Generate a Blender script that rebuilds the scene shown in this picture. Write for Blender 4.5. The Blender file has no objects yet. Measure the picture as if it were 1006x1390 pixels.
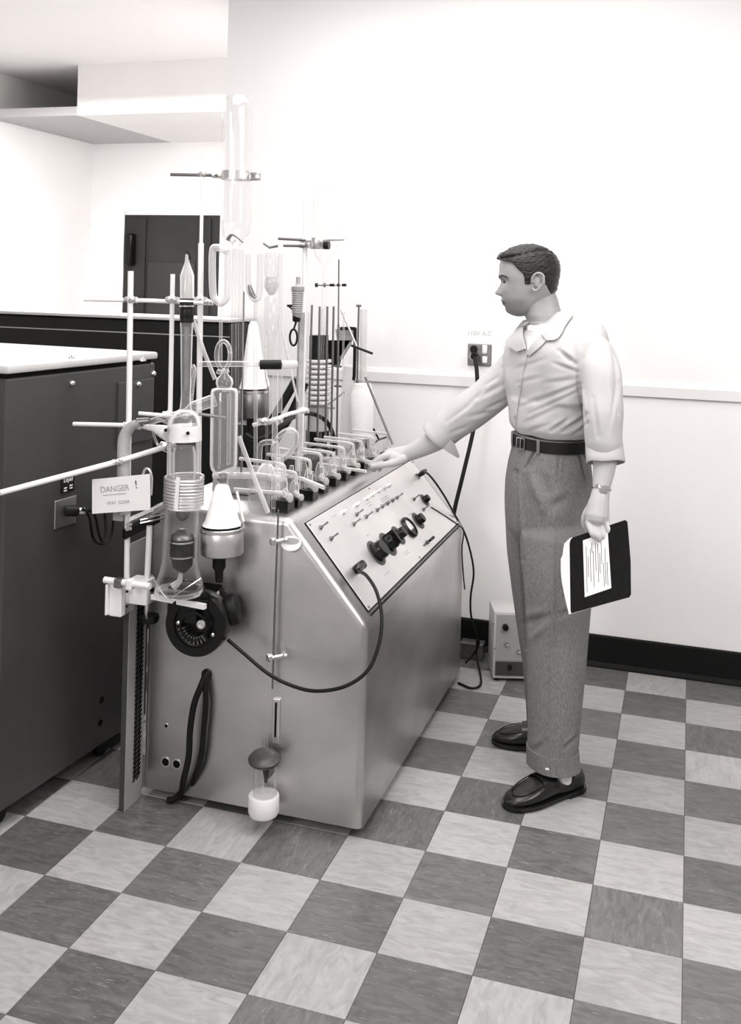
import bpy, bmesh, math, random
import numpy as np
from mathutils import Vector, Matrix
random.seed(7)
S = bpy.context.scene
COL = S.collection
# ------------------------------------------------------------------ camera
FPX, CX, CY, ROLL, YAW, EYE = 1374.0, 503.0, 385.6, 0.0262, math.radians(17.6), 1.574
IW, IH = 1006, 1390
_f = np.array([-math.sin(YAW), math.cos(YAW), 0]); _r = np.array([math.cos(YAW), math.sin(YAW), 0]); _u = np.array([0, 0, 1.0])
_R = _r*math.cos(ROLL)+_u*math.sin(ROLL); _U = _u*math.cos(ROLL)-_r*math.sin(ROLL)
EYEP = np.array([0, 0, EYE])
cd = bpy.data.cameras.new('camera'); cam = bpy.data.objects.new('camera', cd); COL.objects.link(cam)
cd.sensor_fit = 'AUTO'; cd.sensor_width = 36; cd.lens = FPX/IH*36
cd.shift_x = (IW/2-CX)/IH; cd.shift_y = -(IH/2-CY)/IH
cd.clip_start = 0.02
mw = Matrix.Identity(4)
for i in range(3):
    mw[i][0] = _R[i]; mw[i][1] = _U[i]; mw[i][2] = -_f[i]
mw[2][3] = EYE
cam.matrix_world = mw
S.camera = cam
# ------------------------------------------------------------------ light, world, exposure
S.view_settings.view_transform = 'Standard'; S.view_settings.look = 'None'
S.view_settings.gamma = 1; S.view_settings.use_curve_mapping = False
S.view_settings.exposure = 0.12
w = bpy.data.worlds.new('world'); S.world = w; w.use_nodes = True
w.node_tree.nodes['Background'].inputs[0].default_value = (1, .98, .97, 1)
w.node_tree.nodes['Background'].inputs[1].default_value = 0.3
def area(name, loc, target, sx, sy, power):
    l = bpy.data.lights.new(name, 'AREA'); l.shape = 'RECTANGLE'; l.size = sx; l.size_y = sy; l.energy = power
    l.color = (1, .985, .975)
    o = bpy.data.objects.new(name, l); COL.objects.link(o); o.location = loc
    o.rotation_euler = (Vector(target)-Vector(loc)).to_track_quat('-Z', 'Y').to_euler(); return o
area('ceiling_and_fill_light', (-0.9, 2.5, 2.95), (-0.9, 2.5, 0), 1.4, 2.6, 62)
area('ceiling_and_fill_light', (1.2, 1.2, 2.95), (1.2, 1.2, 0), 1.2, 2.6, 46)
area('ceiling_and_fill_light', (-3.2, 5.0, 2.64), (-3.2, 5.4, 0), 1.8, .7, 92)  # added fill light hung in the alcove to brighten its walls
area('photo_flood', (1.7, 1.9, 2.6), (-0.5, 3.7, 1.3), .8, .8, 26)
area('photo_flood', (-1.7, -0.6, 2.2), (-1.0, 3.2, .7), .8, .8, 36)
# ------------------------------------------------------------------ helpers
def ray(x, y): return _f+_R*((x-CX)/FPX)+_U*((CY-y)/FPX)
def P(x, y, Y):
    d = ray(x, y); return EYEP+d*(Y/d[1])
def PZ(x, y, Z):
    d = ray(x, y); return EYEP+d*((Z-EYE)/d[2])
def PX(x, y, X):
    d = ray(x, y); return EYEP+d*(X/d[0])
def PP(x, y, p0, n):
    d = ray(x, y); n = np.array(n, float); return EYEP+d*(((np.array(p0)-EYEP)@n)/(d@n))
def proj(p):
    q = np.asarray(p, float)-EYEP; z = q@_f
    return CX+FPX*(q@_R)/z, CY-FPX*(q@_U)/z
def ppm(p): return FPX/((np.asarray(p)-EYEP)@_f)      # pixels per metre at a point
def catmull(pts, n=8):
    p = [np.asarray(q, float) for q in pts]
    if len(p) < 3: return p
    p = [2*p[0]-p[1]]+p+[2*p[-1]-p[-2]]; out = []
    for i in range(1, len(p)-2):
        for k in range(n):
            t = k/n; a, b, c, d = p[i-1], p[i], p[i+1], p[i+2]
            out.append(.5*((2*b)+(c-a)*t+(2*a-5*b+4*c-d)*t*t+(3*b-a-3*c+d)*t**3))
    out.append(p[-2]); return out
class MB:
    def __init__(s): s.v = []; s.f = []
    def add(s, vs, fs):
        o = len(s.v); s.v += [tuple(map(float, q)) for q in vs]; s.f += [tuple(i+o for i in f) for f in fs]; return s
    def box(s, c, size, ax=None):
        c = np.asarray(c, float); ax = np.eye(3) if ax is None else np.asarray(ax, float)
        h = np.asarray(size, float)/2; vs = []
        for sx in (-1, 1):
            for sy in (-1, 1):
                for sz in (-1, 1): vs.append(c+ax[0]*h[0]*sx+ax[1]*h[1]*sy+ax[2]*h[2]*sz)
        return s.add(vs, [(0,1,3,2),(4,6,7,5),(0,4,5,1),(2,3,7,6),(0,2,6,4),(1,5,7,3)])
    def rbox(s, c, size, ax=None, bev=.004):
        bm = bmesh.new(); bmesh.ops.create_cube(bm, size=1)
        for v in bm.verts: v.co = Vector((v.co.x*size[0], v.co.y*size[1], v.co.z*size[2]))
        bmesh.ops.bevel(bm, geom=bm.edges[:], offset=bev, segments=2, affect='EDGES', profile=.5)
        c = np.asarray(c, float); ax = np.eye(3) if ax is None else np.asarray(ax, float)
        bm.verts.index_update()
        s.add([c+ax[0]*v.co.x+ax[1]*v.co.y+ax[2]*v.co.z for v in bm.verts], [[v.index for v in f.verts] for f in bm.faces]); bm.free(); return s
    def tube(s, pts, r, seg=12, smooth=0, caps=True, squash=None):
        if smooth: pts = catmull(pts, smooth)
        p = [np.asarray(q, float) for q in pts]; n = len(p)
        rs = [r]*n if np.isscalar(r) else list(np.interp(np.linspace(0, 1, n), np.linspace(0, 1, len(r)), r))
        t0 = p[1]-p[0]; t0 /= np.linalg.norm(t0)
        a = np.array([0, 0, 1.0]) if abs(t0[2]) < .9 else np.array([1.0, 0, 0])
        e1 = np.cross(t0, a); e1 /= np.linalg.norm(e1); vs = []
        for i in range(n):
            t = p[min(i+1, n-1)]-p[max(i-1, 0)]; L = np.linalg.norm(t); t = t/L if L > 1e-9 else t0
            e1 = e1-t*(e1@t); e1 /= np.linalg.norm(e1); e2 = np.cross(t, e1)
            for k in range(seg):
                an = 2*math.pi*k/seg; vs.append(p[i]+rs[i]*(e1*math.cos(an)+e2*math.sin(an)))
        fs = [(i*seg+k, i*seg+(k+1) % seg, (i+1)*seg+(k+1) % seg, (i+1)*seg+k) for i in range(n-1) for k in range(seg)]
        if caps: fs += [tuple(range(seg-1, -1, -1)), tuple((n-1)*seg+k for k in range(seg))]
        return s.add(vs, fs)
    def lathe(s, prof, base, axis=(0, 0, 1), seg=28, sq=1.0):
        """prof: list of (radius, height along axis)"""
        axis = np.asarray(axis, float); axis /= np.linalg.norm(axis)
        a = np.array([0, 0, 1.0]) if abs(axis[2]) < .9 else np.array([1.0, 0, 0])
        e1 = np.cross(a, axis); e1 /= np.linalg.norm(e1); e2 = np.cross(axis, e1); base = np.asarray(base, float)
        vs = []; n = len(prof)
        for r, h in prof:
            for k in range(seg):
                an = 2*math.pi*k/seg; vs.append(base+axis*h+max(r, 1e-5)*(e1*math.cos(an)+e2*sq*math.sin(an)))
        fs = [(i*seg+k, i*seg+(k+1) % seg, (i+1)*seg+(k+1) % seg, (i+1)*seg+k) for i in range(n-1) for k in range(seg)]
        if tuple(prof[0]) != tuple(prof[-1]): fs += [tuple(range(seg-1, -1, -1)), tuple((n-1)*seg+k for k in range(seg))]
        return s.add(vs, fs)
    def sphere(s, c, r, seg=14, rings=8):
        r = np.array([r]*3) if np.isscalar(r) else np.asarray(r, float); c = np.asarray(c, float); vs = []
        for i in range(rings+1):
            th = math.pi*i/rings
            for k in range(seg):
                an = 2*math.pi*k/seg; vs.append(c+r*np.array([max(math.sin(th), 1e-4)*math.cos(an), max(math.sin(th), 1e-4)*math.sin(an), math.cos(th)]))
        fs = [((i+1)*seg+k, (i+1)*seg+(k+1) % seg, i*seg+(k+1) % seg, i*seg+k) for i in range(rings) for k in range(seg)]
        return s.add(vs, fs)
    def prism(s, poly, d):
        n = len(poly); d = np.asarray(d, float); vs = [np.asarray(q, float) for q in poly]; vs += [q+d for q in vs]
        fs = [tuple(range(n-1, -1, -1)), tuple(range(n, 2*n))]+[(i, (i+1) % n, (i+1) % n+n, i+n) for i in range(n)]
        return s.add(vs, fs)
    def strip(s, A, B, th):
        """thick ribbon between two polylines"""
        A = [np.asarray(q, float) for q in A]; B = [np.asarray(q, float) for q in B]; n = len(A); N = []
        for i in range(n):
            t = A[min(i+1, n-1)]-A[max(i-1, 0)]; q = np.cross(t, B[i]-A[i]); N.append(q/(np.linalg.norm(q)+1e-9)*th/2)
        vs = [A[i]+N[i] for i in range(n)]+[B[i]+N[i] for i in range(n)]+[A[i]-N[i] for i in range(n)]+[B[i]-N[i] for i in range(n)]
        fs = []
        for i in range(n-1):
            a0, b0, a1, b1 = i, n+i, 2*n+i, 3*n+i
            fs += [(a0, a0+1, b0+1, b0), (a1, b1, b1+1, a1+1), (a0, a1, a1+1, a0+1), (b0, b0+1, b1+1, b1)]
        fs += [(0, n, 3*n, 2*n), (n-1, 3*n-1, 4*n-1, 2*n-1)]
        return s.add(vs, fs)
    def build(s, name, mat, parent=None, smooth=True, ang=40, loc=None):
        if parent is not None: org = ORG[parent.name]
        elif loc is not None: org = np.asarray(loc, float)
        else:
            a = np.array(s.v); org = np.array([(a[:, 0].min()+a[:, 0].max())/2, (a[:, 1].min()+a[:, 1].max())/2, a[:, 2].min()])
        me = bpy.data.meshes.new(name)
        me.from_pydata([tuple(np.asarray(q)-org) for q in s.v], [], s.f)
        bm = bmesh.new(); bm.from_mesh(me); bmesh.ops.recalc_face_normals(bm, faces=bm.faces)
        if smooth:
            for f in bm.faces: f.smooth = True
            ca = math.radians(ang)
            for e in bm.edges:
                if len(e.link_faces) == 2 and e.calc_face_angle(0) > ca: e.smooth = False
        bm.to_mesh(me); bm.free()
        me.materials.append(mat)
        o = bpy.data.objects.new(name, me); COL.objects.link(o)
        if parent is not None: o.parent = parent
        else: o.location = org
        ORG[o.name] = org
        return o
ORG = {}
def thing(name, label, cat, loc, group=None):
    o = bpy.data.objects.new(name, None); COL.objects.link(o); o.location = tuple(loc); o.empty_display_size = .05
    ORG[o.name] = np.asarray(loc, float); return tag(o, label, cat, group)
def tag(o, label, cat, group=None):
    o['label'] = label; o['category'] = cat
    if group: o['group'] = group
    return o
def struct(o): o['kind'] = 'structure'; return o
# ------------------------------------------------------------------ materials
TINT = (1.0, .981, .974)
def mat(name, v, rough=.5, metal=0, var=0, scale=8, stretch=(1, 1, 1), bump=0, bscale=60, bstretch=None, spec=.5, coat=0, rnd=0, dist=0, fleck=0):
    m = bpy.data.materials.new(name); m.use_nodes = True; nt = m.node_tree; N = nt.nodes; L = nt.links
    b = N['Principled BSDF']; b.inputs['Roughness'].default_value = rough; b.inputs['Metallic'].default_value = metal
    b.inputs['Specular IOR Level'].default_value = spec; b.inputs['Coat Weight'].default_value = coat
    c = tuple(v*t for t in TINT)+(1,); b.inputs['Base Color'].default_value = c
    tc = N.new('ShaderNodeTexCoord')
    if var or rnd:
        mp = N.new('ShaderNodeMapping'); mp.inputs['Scale'].default_value = stretch; L.new(tc.outputs['Object'], mp.inputs[0])
        no = N.new('ShaderNodeTexNoise'); no.inputs['Scale'].default_value = scale; no.inputs['Detail'].default_value = 6; no.inputs['Distortion'].default_value = dist
        L.new(mp.outputs[0], no.inputs['Vector'])
        if rnd:
            oi = N.new('ShaderNodeObjectInfo'); ad = N.new('ShaderNodeVectorMath'); ad.operation = 'MULTIPLY_ADD'
            L.new(oi.outputs['Random'], ad.inputs[0]); ad.inputs[1].default_value = (37, 51, 23); L.new(mp.outputs[0], ad.inputs[2]); L.new(ad.outputs[0], no.inputs['Vector'])
        rp = N.new('ShaderNodeMapRange'); rp.inputs['From Min'].default_value = .3; rp.inputs['From Max'].default_value = .7
        rp.inputs['To Min'].default_value = 1-var; rp.inputs['To Max'].default_value = 1+var; rp.clamp = True
        L.new(no.outputs['Fac'], rp.inputs['Value']); out = rp.outputs[0]
        if rnd:
            m1 = N.new('ShaderNodeMapRange'); m1.inputs['To Min'].default_value = 1-rnd; m1.inputs['To Max'].default_value = 1+rnd
            L.new(oi.outputs['Random'], m1.inputs['Value']); mu = N.new('ShaderNodeMath'); mu.operation = 'MULTIPLY'
            L.new(out, mu.inputs[0]); L.new(m1.outputs[0], mu.inputs[1]); out = mu.outputs[0]
        if fleck:
            m3 = N.new('ShaderNodeMapping'); m3.inputs['Scale'].default_value = (3, 14, 1); L.new(no.inputs['Vector'].links[0].from_socket, m3.inputs[0])
            n3 = N.new('ShaderNodeTexNoise'); n3.inputs['Scale'].default_value = 5; n3.inputs['Detail'].default_value = 3; L.new(m3.outputs[0], n3.inputs['Vector'])
            r3 = N.new('ShaderNodeMapRange'); r3.inputs['From Min'].default_value = .66; r3.inputs['From Max'].default_value = .74; r3.inputs['To Min'].default_value = 0; r3.inputs['To Max'].default_value = fleck
            L.new(n3.outputs['Fac'], r3.inputs['Value']); a3 = N.new('ShaderNodeMath'); a3.operation = 'ADD'; L.new(out, a3.inputs[0]); L.new(r3.outputs[0], a3.inputs[1]); out = a3.outputs[0]
        mx = N.new('ShaderNodeVectorMath'); mx.operation = 'SCALE'; mx.inputs[0].default_value = c[:3]; L.new(out, mx.inputs['Scale'])
        L.new(mx.outputs[0], b.inputs['Base Color'])
    if bump:
        mp2 = N.new('ShaderNodeMapping'); mp2.inputs['Scale'].default_value = bstretch or stretch; L.new(tc.outputs['Object'], mp2.inputs[0])
        n2 = N.new('ShaderNodeTexNoise'); n2.inputs['Scale'].default_value = bscale; n2.inputs['Detail'].default_value = 4; L.new(mp2.outputs[0], n2.inputs['Vector'])
        bp = N.new('ShaderNodeBump'); bp.inputs['Strength'].default_value = bump; bp.inputs['Distance'].default_value = .01
        L.new(n2.outputs['Fac'], bp.inputs['Height']); L.new(bp.outputs[0], b.inputs['Normal'])
    return m
def glass(name, tint=.96, edge=.5, milk=.05, rim=.5):
    """thin walled glass: clear where seen face on, whitish and then dark towards the edge where the wall is seen end on"""
    m = bpy.data.materials.new(name); m.use_nodes = True; nt = m.node_tree; N = nt.nodes; L = nt.links
    N.remove(N['Principled BSDF']); out = N['Material Output']
    lw = N.new('ShaderNodeLayerWeight'); lw.inputs['Blend'].default_value = .5
    def ramp(stops):
        r = N.new('ShaderNodeValToRGB'); e = r.color_ramp.elements
        while len(e) < len(stops): e.new(.5)
        for q, (p_, c_) in zip(e, stops): q.position = p_; q.color = (c_, c_, c_, 1)
        L.new(lw.outputs['Facing'], r.inputs[0]); return r.outputs[0]
    tr = N.new('ShaderNodeBsdfTransparent'); L.new(ramp([(0, tint), (.45, tint), (.8, (tint+edge)/2), (1, edge)]), tr.inputs[0])
    gl = N.new('ShaderNodeBsdfGlossy'); gl.inputs['Roughness'].default_value = .05; gl.inputs['Color'].default_value = (.95, .94, .93, 1)
    mx = N.new('ShaderNodeMixShader'); L.new(ramp([(0, .03), (.5, .05), (.8, .2), (1, .45)]), mx.inputs[0]); L.new(tr.outputs[0], mx.inputs[1]); L.new(gl.outputs[0], mx.inputs[2])
    df = N.new('ShaderNodeBsdfDiffuse'); df.inputs[0].default_value = (.88, .865, .855, 1)
    m2 = N.new('ShaderNodeMixShader'); L.new(ramp([(0, milk), (.3, milk*1.1), (.5, rim), (.82, rim), (.93, rim*.25)]), m2.inputs[0]); L.new(mx.outputs[0], m2.inputs[1]); L.new(df.outputs[0], m2.inputs[2])
    L.new(m2.outputs[0], out.inputs[0]); return m
M = dict(
 wall=mat('wall_paint', .86, .7, var=.015, scale=3, bump=.04, bscale=90),
 trimw=mat('trim_paint', .76, .6),
 base=mat('baseboard_rubber', .006, .6, spec=.15),
 ceil=mat('ceiling_paint', .85, .8),
 shade=mat('shaded_plaster', .5, .8),  # alcove ceiling's shade put into the grey colour
 tl=mat('light_vinyl_tile', .345, .42, fleck=-.35, var=.16, scale=7, stretch=(2, 6, 1), rnd=.1, bump=.04, bscale=40, dist=1.2),
 td=mat('dark_vinyl_tile', .115, .42, fleck=2.2, var=.28, scale=7, stretch=(2, 6, 1), rnd=.16, bump=.04, bscale=40, dist=1.2),
 sub=mat('grout', .30, .8),
 steel=mat('brushed_stainless_steel', .55, .36, 1, var=.2, scale=2.6, stretch=(1, 1, 1.6), bump=.03, bscale=30, bstretch=(1, 1, 12)),
 panel=mat('satin_aluminium_panel', .90, .5, 1, var=.05, scale=5),
 chrome=mat('chrome', .75, .16, 1),
 alum=mat('aluminium', .74, .33, 1, var=.06, scale=14),
 dull=mat('dull_metal', .22, .4, 1, var=.2, scale=20),
 cab=mat('grey_hammertone_paint', .048, .42, spec=.3, var=.12, scale=4, bump=.02, bscale=200),
 cabtop=mat('pale_grey_enamel', .5, .35, var=.06),
 cabd=mat('charcoal_paint', .012, .5, var=.1, spec=.2),
 seam=mat('seam_black', .005, .8, spec=.1),
 blk=mat('black_bakelite', .005, .25, spec=.25),
 matte=mat('matte_black', .006, .9, spec=.05),
 rub=mat('black_rubber', .007, .45, spec=.2),
 wht=mat('white_enamel', .80, .4),
 rod=mat('white_painted_rod', .78, .32),
 bone=mat('asbestos_white', .86, .85, bump=.12, bscale=70),
 paper=mat('paper', .80, .85, spec=.2),
 ink=mat('ink', .03, .6), inkg=mat('grey_ink', .38, .7),
 plate=mat('anodised_dial_plate', .06, .4, .3),
 tape=mat('grey_cloth_tape', .36, .8, var=.15, scale=30, bump=.1, bscale=60),
 mid=mat('mid_grey_enamel', .32, .45, var=.06),
 brown=mat('brown_black_bakelite', .03, .3),
 coil=mat('tinned_coil', .78, .38, 1),
 glass=glass('clear_glass', .95, .55, .014, .20), glassm=glass('tube_glass', .93, .55, .10, .62), glassf=glass('white_glass', .85, .5, .34, .85), glassx=glass('thin_clear_glass', .98, .8, .012, .06),
 merc=mat('mercury', .6, .08, 1),
 door=mat('dark_door_paint', .03, .5, var=.3, scale=2, spec=.2),
 doorg=mat('dark_door_glass', .012, .1),
)
# ------------------------------------------------------------------ room
def plate(name, x0, x1, y0, y1, z0, z1, m, parent=None): return MB().box(((x0+x1)/2, (y0+y1)/2, (z0+z1)/2), (x1-x0, y1-y0, z1-z0)).build(name, M[m], parent, smooth=False)
WY = 4.35
fl = struct(plate('floor', -4.8, 4.6, -1.6, 7.4, -.06, -.004, 'sub'))
T = .2287
def tile_mesh(nm, m):
    bm = bmesh.new(); bmesh.ops.create_cube(bm, size=1)
    for v in bm.verts: v.co = Vector((v.co.x*(T-.0012), v.co.y*(T-.0012), v.co.z*.006))
    bmesh.ops.bevel(bm, geom=[e for e in bm.edges if all(v.co.z > 0 for v in e.verts)], offset=.0008, segments=1, affect='EDGES')
    me = bpy.data.meshes.new(nm); bm.to_mesh(me); bm.free(); me.materials.append(M[m]); return me
tmesh = (tile_mesh('light_floor_tile', 'tl'), tile_mesh('dark_floor_tile', 'td'))
fo = ORG['floor']; k = 0
for ix in range(-9, 10):
    for iy in range(-8, 5):
        x, y = -.2095+ix*T+T/2, 3.204+iy*T+T/2
        if y < 1.6 or x > 2.0: continue
        o = bpy.data.objects.new('floor_tile', tmesh[(ix+iy) % 2]); COL.objects.link(o); o.parent = fl
        o.location = (x-fo[0], y-fo[1], -.003-fo[2]+random.uniform(-.0004, .0)); o.rotation_euler = (0, 0, random.choice((0, 0, math.pi)) if random.random() < .8 else math.pi/2)
XE = -2.12
struct(plate('wall_back', XE, 4.6, WY, WY+.14, 0, 3.0, 'wall'))
struct(plate('wall_right', 4.6, 4.7, -1.6, WY, 0, 3.0, 'wall'))
struct(plate('wall_front', -4.8, 4.7, -1.7, -1.6, 0, 3.0, 'wall'))
struct(plate('wall_left', -4.82, -4.7, -1.6, 7.2, 0, 3.0, 'wall'))
struct(plate('wall_far', -4.8, XE+.4, 7.2, 7.3, 0, 3.0, 'wall'))
struct(plate('wall_side', XE, XE+.12, WY+.14, 7.2, 0, 3.0, 'wall'))
struct(plate('ceiling', -4.8, 4.7, -1.7, 7.3, 3.0, 3.06, 'ceil'))
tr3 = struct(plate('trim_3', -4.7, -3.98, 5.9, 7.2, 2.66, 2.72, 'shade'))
struct(plate('trim_2', -3.98, XE, 5.9, 7.2, 2.66, 3.0, 'wall'))
# chair rail: a shallow cap strip with a shadowed lower edge
mb = MB().prism([(XE, WY, 1.135), (XE, WY-.014, 1.139), (XE, WY-.014, 1.180), (XE, WY-.004, 1.2), (XE, WY, 1.2)], (4.6-XE, 0, 0))
struct(mb.build('trim_1', M['trimw'], smooth=False))
mb = MB().prism([(XE, WY, 0), (XE, WY-.028, 0), (XE, WY-.026, .008), (XE, WY-.012, .02), (XE, WY-.011, .125), (XE, WY-.006, .13), (XE, WY, .13)], (4.6-XE, 0, 0))
struct(mb.build('baseboard_back', M['base'], smooth=False))
# far doorway with a dark half-glazed door
dl, dr, dt = P(172, 292, 7.2)[0], P(299, 292, 7.2)[0], P(172, 292, 7.2)[2]
dz = MB().box(((dl+dr)/2, 7.19, dt/2), (dr-dl, .03, dt)).build('door_1', M['door'], smooth=False); struct(dz)
wd = dr-dl
MB().box((dl+wd*.52, 7.172, dt-.78), (wd*.5, .012, .8)).build('door_glass', M['doorg'], dz, smooth=False)
for nm, xx in (('stile', dl+wd*.17), ('stile', dl+wd*.86)): MB().box((xx, 7.168, dt/2), (wd*.14, .02, dt-.05)).build(nm, M['door'], dz, smooth=False)
MB().rbox((dl+.09, 7.13, 1.80), (.06, .09, .26), bev=.02).build('door_closer', M['blk'], dz)
MB().box((dl-.05, 7.185, dt/2), (.1, .04, dt+.1)).build('door_frame', M['wall'], dz, smooth=False)
# ------------------------------------------------------------------ the console
YF, YB, XL, XR, ZB, ZD = 2.735, 4.03, -1.555, -.852, .028, .886
XD, ZS = -1.095, .602
con = thing('analysis_console', 'long stainless steel console with a sloping control panel, beside the standing man', 'console', (-1.2, 3.38, 0))
bm = bmesh.new()
pr = [(XL, ZB), (XR, ZB), (XR, ZS), (XD, ZD), (XL, ZD)]
va = [bm.verts.new((x, YF, z)) for x, z in pr]; vb = [bm.verts.new((x, YB, z)) for x, z in pr]
bm.faces.new(va); bm.faces.new(vb[::-1])
for i in range(5): bm.faces.new((va[i], vb[i], vb[(i+1) % 5], va[(i+1) % 5]))
bmesh.ops.recalc_face_normals(bm, faces=bm.faces)
bmesh.ops.bevel(bm, geom=[e for e in bm.edges if not all(v.co.z < ZB+.001 for v in e.verts)], offset=.022, segments=5, affect='EDGES', profile=.5)
bm.verts.index_update()
mb = MB().add([v.co for v in bm.verts], [[v.index for v in f.verts] for f in bm.faces]); bm.free()
mb.build('cabinet_body', M['steel'], con, ang=50)
MB().box(((XL+XR)/2, (YF+YB)/2+.02, .014), (XR-XL-.08, YB-YF-.06, .026)).build('plinth', M['blk'], con, smooth=False)
sd = np.array([XR-XD, 0, ZS-ZD]); SL = np.linalg.norm(sd); sd /= SL; sn = np.array([-sd[2], 0, sd[0]])
SP0 = np.array([XD, YF, ZD])
def slant(x, y): return PP(x, y, SP0, sn)
def sl(yy, s, h=0): return SP0+np.array([0, yy-YF, 0])+sd*s+sn*h
AX = [np.array([0, 1., 0]), sd, sn]
p_tl, p_bl, p_br = slant(402, 706), slant(500, 822), slant(625, 711)
y0, y1, s0, s1 = YF+.068, YB-.045, .035, SL-.030
MB().box(sl((y0+y1)/2, (s0+s1)/2, .0012), (y1-y0+.006, s1-s0+.006, .003), AX).build('panel_seam', M['seam'], con, smooth=False)
MB().rbox(sl((y0+y1)/2, (s0+s1)/2, .002), (y1-y0, s1-s0, .006), AX, .0012).build('control_panel', M['panel'], con, smooth=False)
mb = MB(); n = 46
for i in range(n):
    yy = y0+(y1-y0)*(i+.5)/n; mb.tube([sl(yy-.012, s1+.008, .003), sl(yy+.012, s1+.008, .003)], .0042, 8)
mb.build('piano_hinge', M['dull'], con)
MB().box(sl((y0+y1)/2, s1+.0145, .0015), (y1-y0, .003, .003), AX).build('hinge_gap', M['seam'], con, smooth=False)
def on_panel(x, y): return slant(x, y)
def knob(x, y, rp, rk, hk, ptr=False):
    c = slant(x, y)+sn*.005
    d = MB().lathe([(rp*.9, 0), (rp, .001), (rp, .0025), (rp*.96, .003)], c, sn, 32).build('dial_plate', M['plate'], con)
    mb = MB().lathe([(rk*1.12, .003), (rk*1.12, .008), (rk, .010), (rk*.96, hk*.85), (rk*.86, hk), (0, hk)], c, sn, 28)
    if ptr: mb.box(c+sn*(hk*.6)-AX[1]*rk*.2, (rk*.5, rk*1.9, hk*1.5), AX)
    mb.build('knob', M['blk'], d)
knob(509, 752, .044, .030, .036); knob(525, 740, .043, .027, .034, True); knob(539, 728, .036, .019, .03); knob(566, 708, .034, .019, .026); knob(575, 680, .026, .014, .022)
c = slant(553, 718)+sn*.005
mt = MB().lathe([(.040, 0), (.041, .008), (.037, .014), (.032, .014), (.031, .006), (0, .006)], c, sn, 36).build('meter', M['blk'], con)
MB().lathe([(.030, .0062), (.030, .0072), (0, .0072)], c, sn, 32).build('meter_face', M['paper'], mt)
MB().box(c+sn*.009+AX[1]*.02, (.045, .018, .003), AX).build('meter_cover', M['blk'], mt, smooth=False)
for x, y in ((433, 718), (447, 733), (478, 713), (495, 703), (510, 694), (517, 689), (524, 685), (531, 681), (537, 677), (560, 679), (573, 693), (482, 700)):
    c = slant(x, y)+sn*.005; t = MB().lathe([(.0075, 0), (.0075, .003), (.005, .004), (.005, .009), (0, .009)], c, sn, 12).build('toggle_switch', M['dull'], con)
    MB().tube([c+sn*.008, c+sn*.026+AX[0]*.013], [.002, .0034], 8).build('lever', M['dull'], t)
for x, y in ((464, 697), (482, 687), (496, 678), (504, 673), (512, 668), (520, 664), (526, 661)):
    c = slant(x, y)+sn*.005; t = MB().lathe([(.008, 0), (.008, .005), (.0065, .006), (0, .006)], c, sn, 12).build('pilot_lamp', M['chrome'], con)
    MB().lathe([(.0062, .006), (.006, .011), (.0035, .015), (0, .016)], c, sn, 12).build('lamp_lens', M['wht'], t)
c = slant(578, 738)+sn*.005
k = MB().box(c-AX[0]*.02, (.05, .006, .006), AX).box(c, (.008, .014, .016), AX).build('knife_switch', M['dull'], con, smooth=False)
MB().tube([c+sn*.014, c+sn*.02+AX[0]*.036], [.005, .007, .006], 10).build('handle', M['blk'], k)
mb = MB()
for i in range(22):      # engraved caption strokes under the switches
    x, y = [(440+i*3, 0) for _ in (0,)][0]
for (yy, ss, ln) in ((3.28, .085, .05), (3.29, .095, .04), (3.42, .10, .09), (3.42, .108, .09), (3.43, .116, .07), (3.12, .17, .03), (3.14, .255, .04), (3.14, .263, .035), (2.98, .06, .04), (3.3, .29, .05), (3.3, .298, .04), (3.56, .20, .04), (3.05, .3, .05)):
    q = 0
    while q < ln: mb.box(sl(yy+q, ss, .0053), (.004, .0025, .0005), AX); q += .0065
mb.build('engraved_caption', M['inkg'], con, smooth=False)['kind'] = 'stuff'
for yy in (y0+.012, (y0+y1)/2, y1-.012):
    for ss in (s0+.01, s1-.008): MB().lathe([(.004, 0), (.0035, .0018), (0, .002)], sl(yy, ss, .005), sn, 10).build('screw', M['dull'], con)
# front face details: holes, gland, slotted guide
fn = (0, -1, 0)
def ff(x, y, off=.0): p = P(x, y, YF); p[1] -= off; return p
for x, y, r in ((226, 985, .0055), (225, 1034, .0125), (240, 1037, .0125)):
    h = MB().lathe([(r*1.25, -.002), (r*1.25, .0015), (r, .0015), (r, .0022), (0, .0022)], ff(x, y), fn, 20).build('cable_hole', M['alum'], con)
    MB().lathe([(r*.95, .0023), (0, .0026)], ff(x, y), fn, 20).build('hole_bore', M['seam'], h)
MB().lathe([(.016, 0), (.016, .006), (.012, .01), (0, .01)], ff(281, 915), fn, 20).build('grommet', M['rub'], con)
c = ff(376, 978, .004)
MB().rbox(c, (.022, .008, .13), None, .002).build('slotted_guide', M['alum'], con, smooth=False)
MB().box(c+np.array([-.001, -.0045, .005]), (.006, .002, .1)).build('guide_slot', M['seam'], con, smooth=False)
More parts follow.
